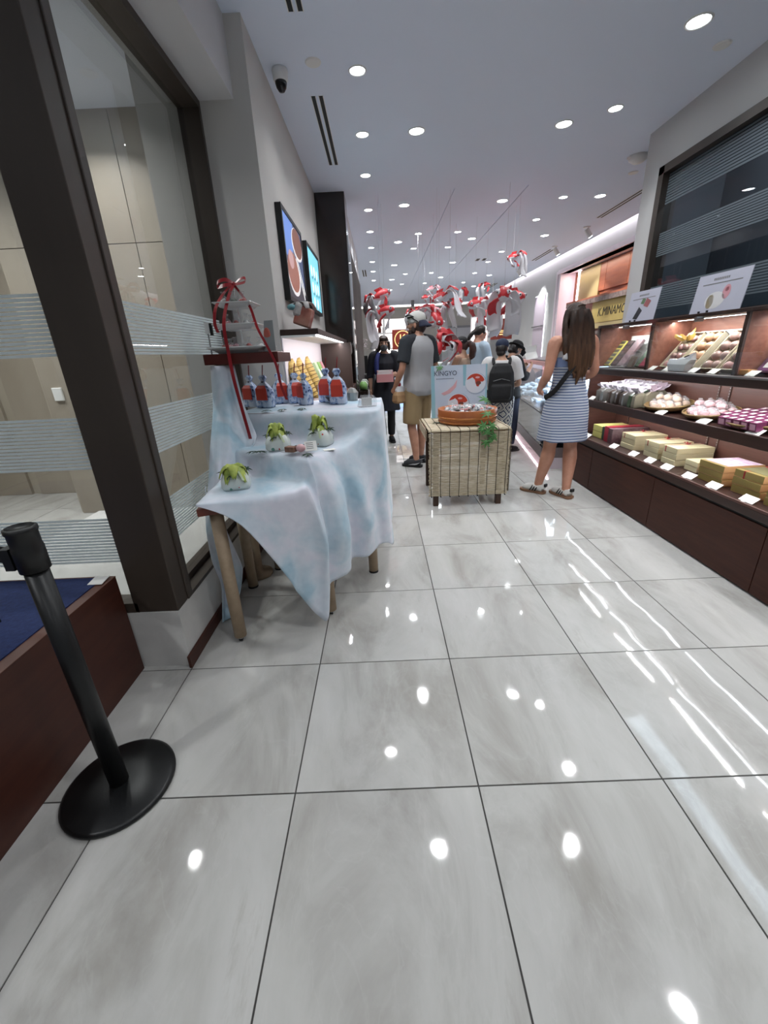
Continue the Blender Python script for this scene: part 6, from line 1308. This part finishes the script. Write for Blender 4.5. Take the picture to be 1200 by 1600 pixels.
for q in (-1, 1): b_.shoe(q, 0, M('shoe_white', '#c9c8c4', .6), M('sole_pale', '#b9b6b0', .7))
b_.hsolid('hair', [ell((0, -.02, .035), (.083, .095, .095), 16, 12), ell((0, -.10, .0), (.035, .035, .04), 10, 8), limb([(0, -.11, 0), (-.01, -.15, -.09), (-.02, -.15, -.17)], [.03, .032, .014])], hair_blk)
b_.hsolid('headband', [tube([(.0 + .089 * math.cos(PI * k / 12), .02, .035 + .10 * math.sin(PI * k / 12)) for k in range(13)], .011, 8)], white, .007, 2, 0)
pkh = thing('snack_packet', 'small brown and white packet in the hands of the blue shirted person', 'packet', (1.76, 6.72, 1.09), .4); G().box(-.06, .06, -.03, .03, 0, .05).obj('packet', M('snack_brown', '#6f543c', .5), pkh, bevel=.006); G().box(-.07, .05, -.04, .03, -.03, -.001).obj('tray', white, pkh)
# --- backpacker ---
c_ = P('person with navy cap, black backpack, white tee and patterned trousers', (1.395, 5.0, 0), math.radians(-12), 1.435, FEM, 'c', (0, .035, 1.57), -.25, -.2, .175)
c_.arm(-1, (-.25, .0, 1.12), (-.20, .18, 1.00), (1, 0, 0), .5); c_.arm(1, (.25, .02, 1.12), (.16, .24, 1.05), (-1, 0, 0), .5); c_.leg(1, (.09, .03, .48), (.09, 0, .085)); c_.leg(-1, (-.09, .03, .48), (-.09, 0, .085)); c_.body(.010, True)
wt = M('white_tee', '#c9c7c6', .85); Fw = [(z, a * 1.12, b * 1.1, c) for z, a, b, c in FEM]
c_.cloth('tee', [torso(Fw, 1.04, 1.42, .02, .03), c_.sleeve(-1, .8, .02, .03), c_.sleeve(1, .8, .02, .03)], wt, .011, 3, .008)
def geo_mat():
    m_ = M('geometric_print', '#b9b7b0', .8); nt = m_.node_tree; N = nt.nodes; L = nt.links; b = N['Principled BSDF']; tc = N.new('ShaderNodeTexCoord'); sp = N.new('ShaderNodeSeparateXYZ'); L.new(tc.outputs['Object'], sp.inputs[0])
    def ma(op, a, bb=None):
        n = N.new('ShaderNodeMath'); n.operation = op
        for i, q in enumerate((a, bb)):
            if q is None: continue
            if isinstance(q, (int, float)): n.inputs[i].default_value = q
            else: L.new(q, n.inputs[i])
        return n.outputs[0]
    u = ma('MULTIPLY', ma('ADD', sp.outputs[0], ma('MULTIPLY', sp.outputs[1], .6)), 6.2); v = ma('MULTIPLY', sp.outputs[2], 5.6)
    fu = ma('ABSOLUTE', ma('SUBTRACT', ma('FRACT', u), .5)); fv = ma('ABSOLUTE', ma('SUBTRACT', ma('FRACT', v), .5)); d = ma('ADD', fu, fv); w = ma('FRACT', ma('MULTIPLY', d, 3.0))
    r = N.new('ShaderNodeValToRGB'); r.color_ramp.interpolation = 'CONSTANT'; e = r.color_ramp.elements; e[0].color = C('#262c48'); e[1].position = .36; e[1].color = C('#c4c3bd'); q = e.new(.62); q.color = C('#7a776c'); q2 = e.new(.78); q2.color = C('#c4c3bd'); L.new(w, r.inputs[0]); L.new(r.outputs[0], b.inputs['Base Color']); return m_
c_.cloth('trousers', [torso(FEM, .78, 1.09, .02), c_.trouser(1, 1.85, .025, .05), c_.trouser(-1, 1.85, .025, .05)], geo_mat(), .012, 2, .006)
for q in (-1, 1): c_.shoe(q, 0, M('shoe_white', '#c9c8c4', .6), M('sole_pale', '#b9b6b0', .7))
bkp = M('backpack_black', '#0e0e11', .75, bump=.2, bscale=150)
c_.cloth('backpack', [loft([[Vector((x * a, -.17 + y * b - .02 * (z > 1.2), z)) for x, y in ((-1, -.6), (-.7, -1), (.7, -1), (1, -.6), (1, .6), (.7, 1), (-.7, 1), (-1, .6))] for a, b, z in ((.12, .05, .88), (.165, .085, .93), (.17, .095, 1.10), (.155, .085, 1.27), (.12, .06, 1.36), (.08, .04, 1.39))]), loft([[Vector((x * a, -.245 + y * b, z)) for x, y in ((-1, -1), (1, -1), (1, 1), (-1, 1))] for a, b, z in ((.11, .03, .93), (.13, .04, .98), (.13, .04, 1.10), (.11, .02, 1.14))])], bkp, .009, 3, .004)
for q in (-1, 1): c_.cloth('backpack_strap', [limb([(q * .10, -.12, 1.37), (q * .115, -.03, 1.445), (q * .12, .09, 1.38), (q * .13, .13, 1.2), (q * .15, .06, 1.02), (q * .15, -.08, .98)], [.022] * 6)], bkp, .009, 1, 0); c_.cloth('hanging_strap', [tube([(q * .165, -.13, .98), (q * .175, -.15, .80)], .008, 6)], bkp, .007, 1, 0)
c_.cloth('backpack_zip', [tube([(-.11, -.275, 1.17), (0, -.285, 1.20), (.11, -.275, 1.17)], .005, 6)], steel, .005, 1, 0)
c_.hsolid('hair', [ell((0, -.02, -.01), (.08, .085, .09), 14, 10), ell((0, -.06, -.07), (.06, .035, .04), 10, 8)], hair_blk)
c_.hsolid('cap', [ell((0, 0, .05), (.09, .108, .08), 16, 10), tube([(0, .08, .03), (0, .17, .0)], [.06, .048], 14, .12, (1, 0, 0))], M('cap_blue', '#1c2740', .8), .007, 2, 0)
# --- person in the dark hat behind the chilled case ---
d_ = P('person in a black brimmed hat and dark top leaning over behind the chilled case', (1.70, 5.62, 0), math.radians(-70), 1.44, FEM, 'c', (0, .06, 1.55), 0, -.5, .16)
d_.arm(1, (.2, .1, 1.14), (.12, .26, 1.28), (-1, 0, .3), .6); d_.arm(-1, (-.2, .1, 1.14), (-.1, .26, 1.27), (1, 0, .3), .6); d_.leg(1, (.09, .03, .48), (.09, 0, .085)); d_.leg(-1, (-.09, .03, .48), (-.09, 0, .085)); d_.body(.012, True)
d_.cloth('dark_top', [torso(FEM, .82, 1.43, .02, .02), d_.sleeve(1, 1.4), d_.sleeve(-1, 1.4)], M('black_top', '#101013', .85), .012, 2, .006); d_.cloth('trousers', [torso(FEM, .78, .98, .012), d_.trouser(1, 1.9), d_.trouser(-1, 1.9)], M('navy_trousers', '#20263a', .85), .012, 2, .004)
for q in (-1, 1): d_.shoe(q, 0, blk_c, M('sole_black', '#0a0a0a', .6))
d_.hsolid('hair', [ell((0, -.02, .0), (.083, .09, .095), 14, 10), ell((0, -.07, -.06), (.05, .04, .04), 8, 6)], hair_blk); d_.hsolid('hat', [ell((0, 0, .06), (.088, .10, .07), 14, 10), tube([(0, .0, .038), (0, 0, .05)], [.14, .125], 22), tube([(0, .09, .035), (0, .19, .0)], [.06, .045], 12, .12, (1, 0, 0))], M('hat_black', '#131316', .85), .008, 2, .002)
t = thing('price_list', 'white folded sheet held by the person in the black hat', 'paper', (2.0, 5.76, 1.17), .3); G().sheet([[(-.09, -.02, .0), (.09, -.02, .02)], [(-.09, .03, .08), (.09, .03, .10)], [(-.08, .04, .16), (.10, .04, .18)]], .002).obj('sheet', card_m, t)
# --- woman in the striped dress ---
w_ = P('person with long brown hair in a blue and white striped sleeveless dress', (1.635, 3.72, 0), math.radians(10), 1.655, FEM, 'd', (0, .025, 1.575), -.12, -.12, .178)
w_.arm(-1, (-.232, -.03, 1.13), (-.15, .21, 1.0), (1, .2, 0), .6, r=1.08); w_.arm(1, (.235, -.005, 1.14), (.13, .19, 1.02), (-1, .2, 0), .6, r=1.08)
w_.leg(-1, (-.095, .04, .49), (-.135, .10, .085), r=1.14); w_.leg(1, (.09, .0, .49), (.035, -.10, .085), r=1.14); w_.body(.0085, True)
def stripe_mat():
    m_ = M('striped_jersey', '#b4bac6', .85, bump=.2, bscale=220); nt = m_.node_tree; N = nt.nodes; L = nt.links; b = N['Principled BSDF']; tc = N.new('ShaderNodeTexCoord'); sp = N.new('ShaderNodeSeparateXYZ'); L.new(tc.outputs['Object'], sp.inputs[0])
    wv = N.new('ShaderNodeTexNoise'); wv.inputs['Scale'].default_value = 4; L.new(tc.outputs['Object'], wv.inputs[0]); a1 = N.new('ShaderNodeMath'); a1.operation = 'MULTIPLY'; a1.inputs[1].default_value = .02; L.new(wv.outputs[0], a1.inputs[0])
    a2 = N.new('ShaderNodeMath'); L.new(sp.outputs[2], a2.inputs[0]); L.new(a1.outputs[0], a2.inputs[1]); a3 = N.new('ShaderNodeMath'); a3.operation = 'MULTIPLY'; a3.inputs[1].default_value = 42; L.new(a2.outputs[0], a3.inputs[0]); fr_ = N.new('ShaderNodeMath'); fr_.operation = 'FRACT'; L.new(a3.outputs[0], fr_.inputs[0])
    r = N.new('ShaderNodeValToRGB'); r.color_ramp.interpolation = 'CONSTANT'; e = r.color_ramp.elements; e[0].color = C('#b9bfca'); e[1].position = .52; e[1].color = C('#616e8e'); L.new(fr_.outputs[0], r.inputs[0]); L.new(r.outputs[0], b.inputs['Base Color']); return m_
D2 = [(.55, .215, .175, .0), (.66, .205, .165, 0), (.80, .192, .15, -.004), (.90, .178, .132, -.005), (.98, .16, .118, -.002), (1.06, .138, .104, .003), (1.16, .138, .104, .007), (1.24, .146, .112, .008), (1.27, .146, .112, .008)]
w_.cloth('dress', [torso(D2, .55, 1.20, .012, .006, 28)], stripe_mat(), .010, 3, .013, 9, (1, 1, .2))
w_.cloth('dress_yoke', [torso(D2, 1.16, 1.27, .014)], M('yoke_blue', '#8193bd', .85), .009, 2, .003)
wtop = M('white_top', '#c2c3c6', .85)
w_.cloth('white_straps', [limb([(q * .115, -.10, 1.25), (q * .10, -.088, 1.33), (q * .085, -.055, 1.41), (q * .08, .0, 1.43), (q * .09, .07, 1.36), (q * .09, .10, 1.27)], [.036, .03, .024, .022, .026, .03]) for q in (-1, 1)] + [torso(FEM, 1.22, 1.32, .008)], wtop, .008, 2, .002)
w_.cloth('cross_strap', [tube([q[:3] for q in crv([(.12, .06, 1.40), (.095, -.03, 1.435), (.04, -.10, 1.35), (-.05, -.128, 1.21), (-.13, -.115, 1.09), (-.175, -.06, .99), (-.19, .05, .93)], 5)], .026, 10, .35, (0, 1, 0))], blk_c, .006, 1, 0)
hl = M('hair_long_brown', '#241711', .5, spec=.22, bump=.4, bscale=40, stretch=(9, 9, .6))
def hair_ramp(m_):
    nt = m_.node_tree; N = nt.nodes; L = nt.links; b = N['Principled BSDF']; tc = N.new('ShaderNodeTexCoord'); mp = N.new('ShaderNodeMapping'); mp.inputs['Scale'].default_value = (34, 34, 1.6); L.new(tc.outputs['Object'], mp.inputs[0]); nz = N.new('ShaderNodeTexNoise'); nz.inputs['Scale'].default_value = 1.6; nz.inputs['Detail'].default_value = 4; L.new(mp.outputs[0], nz.inputs[0])
    sp = N.new('ShaderNodeSeparateXYZ'); L.new(tc.outputs['Object'], sp.inputs[0]); mr = N.new('ShaderNodeMapRange'); mr.inputs[1].default_value = 1.55; mr.inputs[2].default_value = 1.15; L.new(sp.outputs[2], mr.inputs[0])
    r1 = N.new('ShaderNodeValToRGB'); r1.color_ramp.elements[0].position = .3; r1.color_ramp.elements[1].position = .7; r1.color_ramp.elements[0].color = C('#1c120e'); r1.color_ramp.elements[1].color = C('#3a2920'); L.new(nz.outputs[0], r1.inputs[0])
    r2 = N.new('ShaderNodeValToRGB'); r2.color_ramp.elements[0].position = .3; r2.color_ramp.elements[1].position = .7; r2.color_ramp.elements[0].color = C('#35241a'); r2.color_ramp.elements[1].color = C('#6b4c36'); L.new(nz.outputs[0], r2.inputs[0])
    mx = N.new('ShaderNodeMixRGB'); L.new(mr.outputs[0], mx.inputs[0]); L.new(r1.outputs[0], mx.inputs[1]); L.new(r2.outputs[0], mx.inputs[2]); L.new(mx.outputs[0], b.inputs['Base Color'])
hair_ramp(hl)
strands = [([w_.HM @ Vector(p) for p in ell((0, -.018, .022), (.084, .098, .100), 16, 12)[0]], ell((0, -.018, .022), (.084, .098, .100), 16, 12)[1])]
for k in range(13):
    x = -.10 + k * .0165; l = 1.16 - .05 * math.sin(k * 1.9) - (.05 if 3 < k < 10 else 0) + .02 * abs(k - 6) / 6
    strands.append(limb([(x * .5, -.05, 1.63), (x * .75, -.085, 1.55), (x * .95, -.105, 1.43), (x * 1.05 + .012 * math.sin(k), -.135, 1.30), (x * .95 + .015 * math.sin(k * 2.1), -.135, 1.20), (x * .8 + .03 * math.sin(k * 1.7), -.12, l - .03)], [.03, .03, .028, .024, .018, .006], 0, 8))
for q in (-1, 1): strands.append(limb([(q * .06, .02, 1.64), (q * .088, .0, 1.56), (q * .105, -.04, 1.46), (q * .125, -.085, 1.34), (q * .115, -.11, 1.24)], [.03, .028, .03, .026, .008]))
w_.cloth('hair', strands, hl, .007, 1, .006, 22, (1, 1, .12))
w_.hpart('hair_clip', G().tube([(-.03, -.11, .075), (.0, -.118, .085), (.03, -.11, .08)], .009, 8), M('clip_brown', '#4a382f', .3))
def adi(sh, T_, side):
    for q in (-1, 1):
        for k in range(3):
            y = .015 + k * .026; g = G(); g.tube([T_ @ Vector((q * .049, y + .0, .03)), T_ @ Vector((q * .043, y - .016, .062)), T_ @ Vector((q * .032, y - .022, .08))], .0055, 5); g.obj('side_stripe', black, sh)
    g = G().box(-.022, .022, -.083, -.060, .072, .104, T=T_); g.obj('heel_tab', black, sh, bevel=.006)
gum = M('gum_sole', '#7c5a42', .6)
w_.shoe(-1, math.radians(36), M('shoe_white', '#c9c8c4', .6), gum, adi); w_.shoe(1, math.radians(14), M('shoe_white', '#c9c8c4', .6), gum, adi)
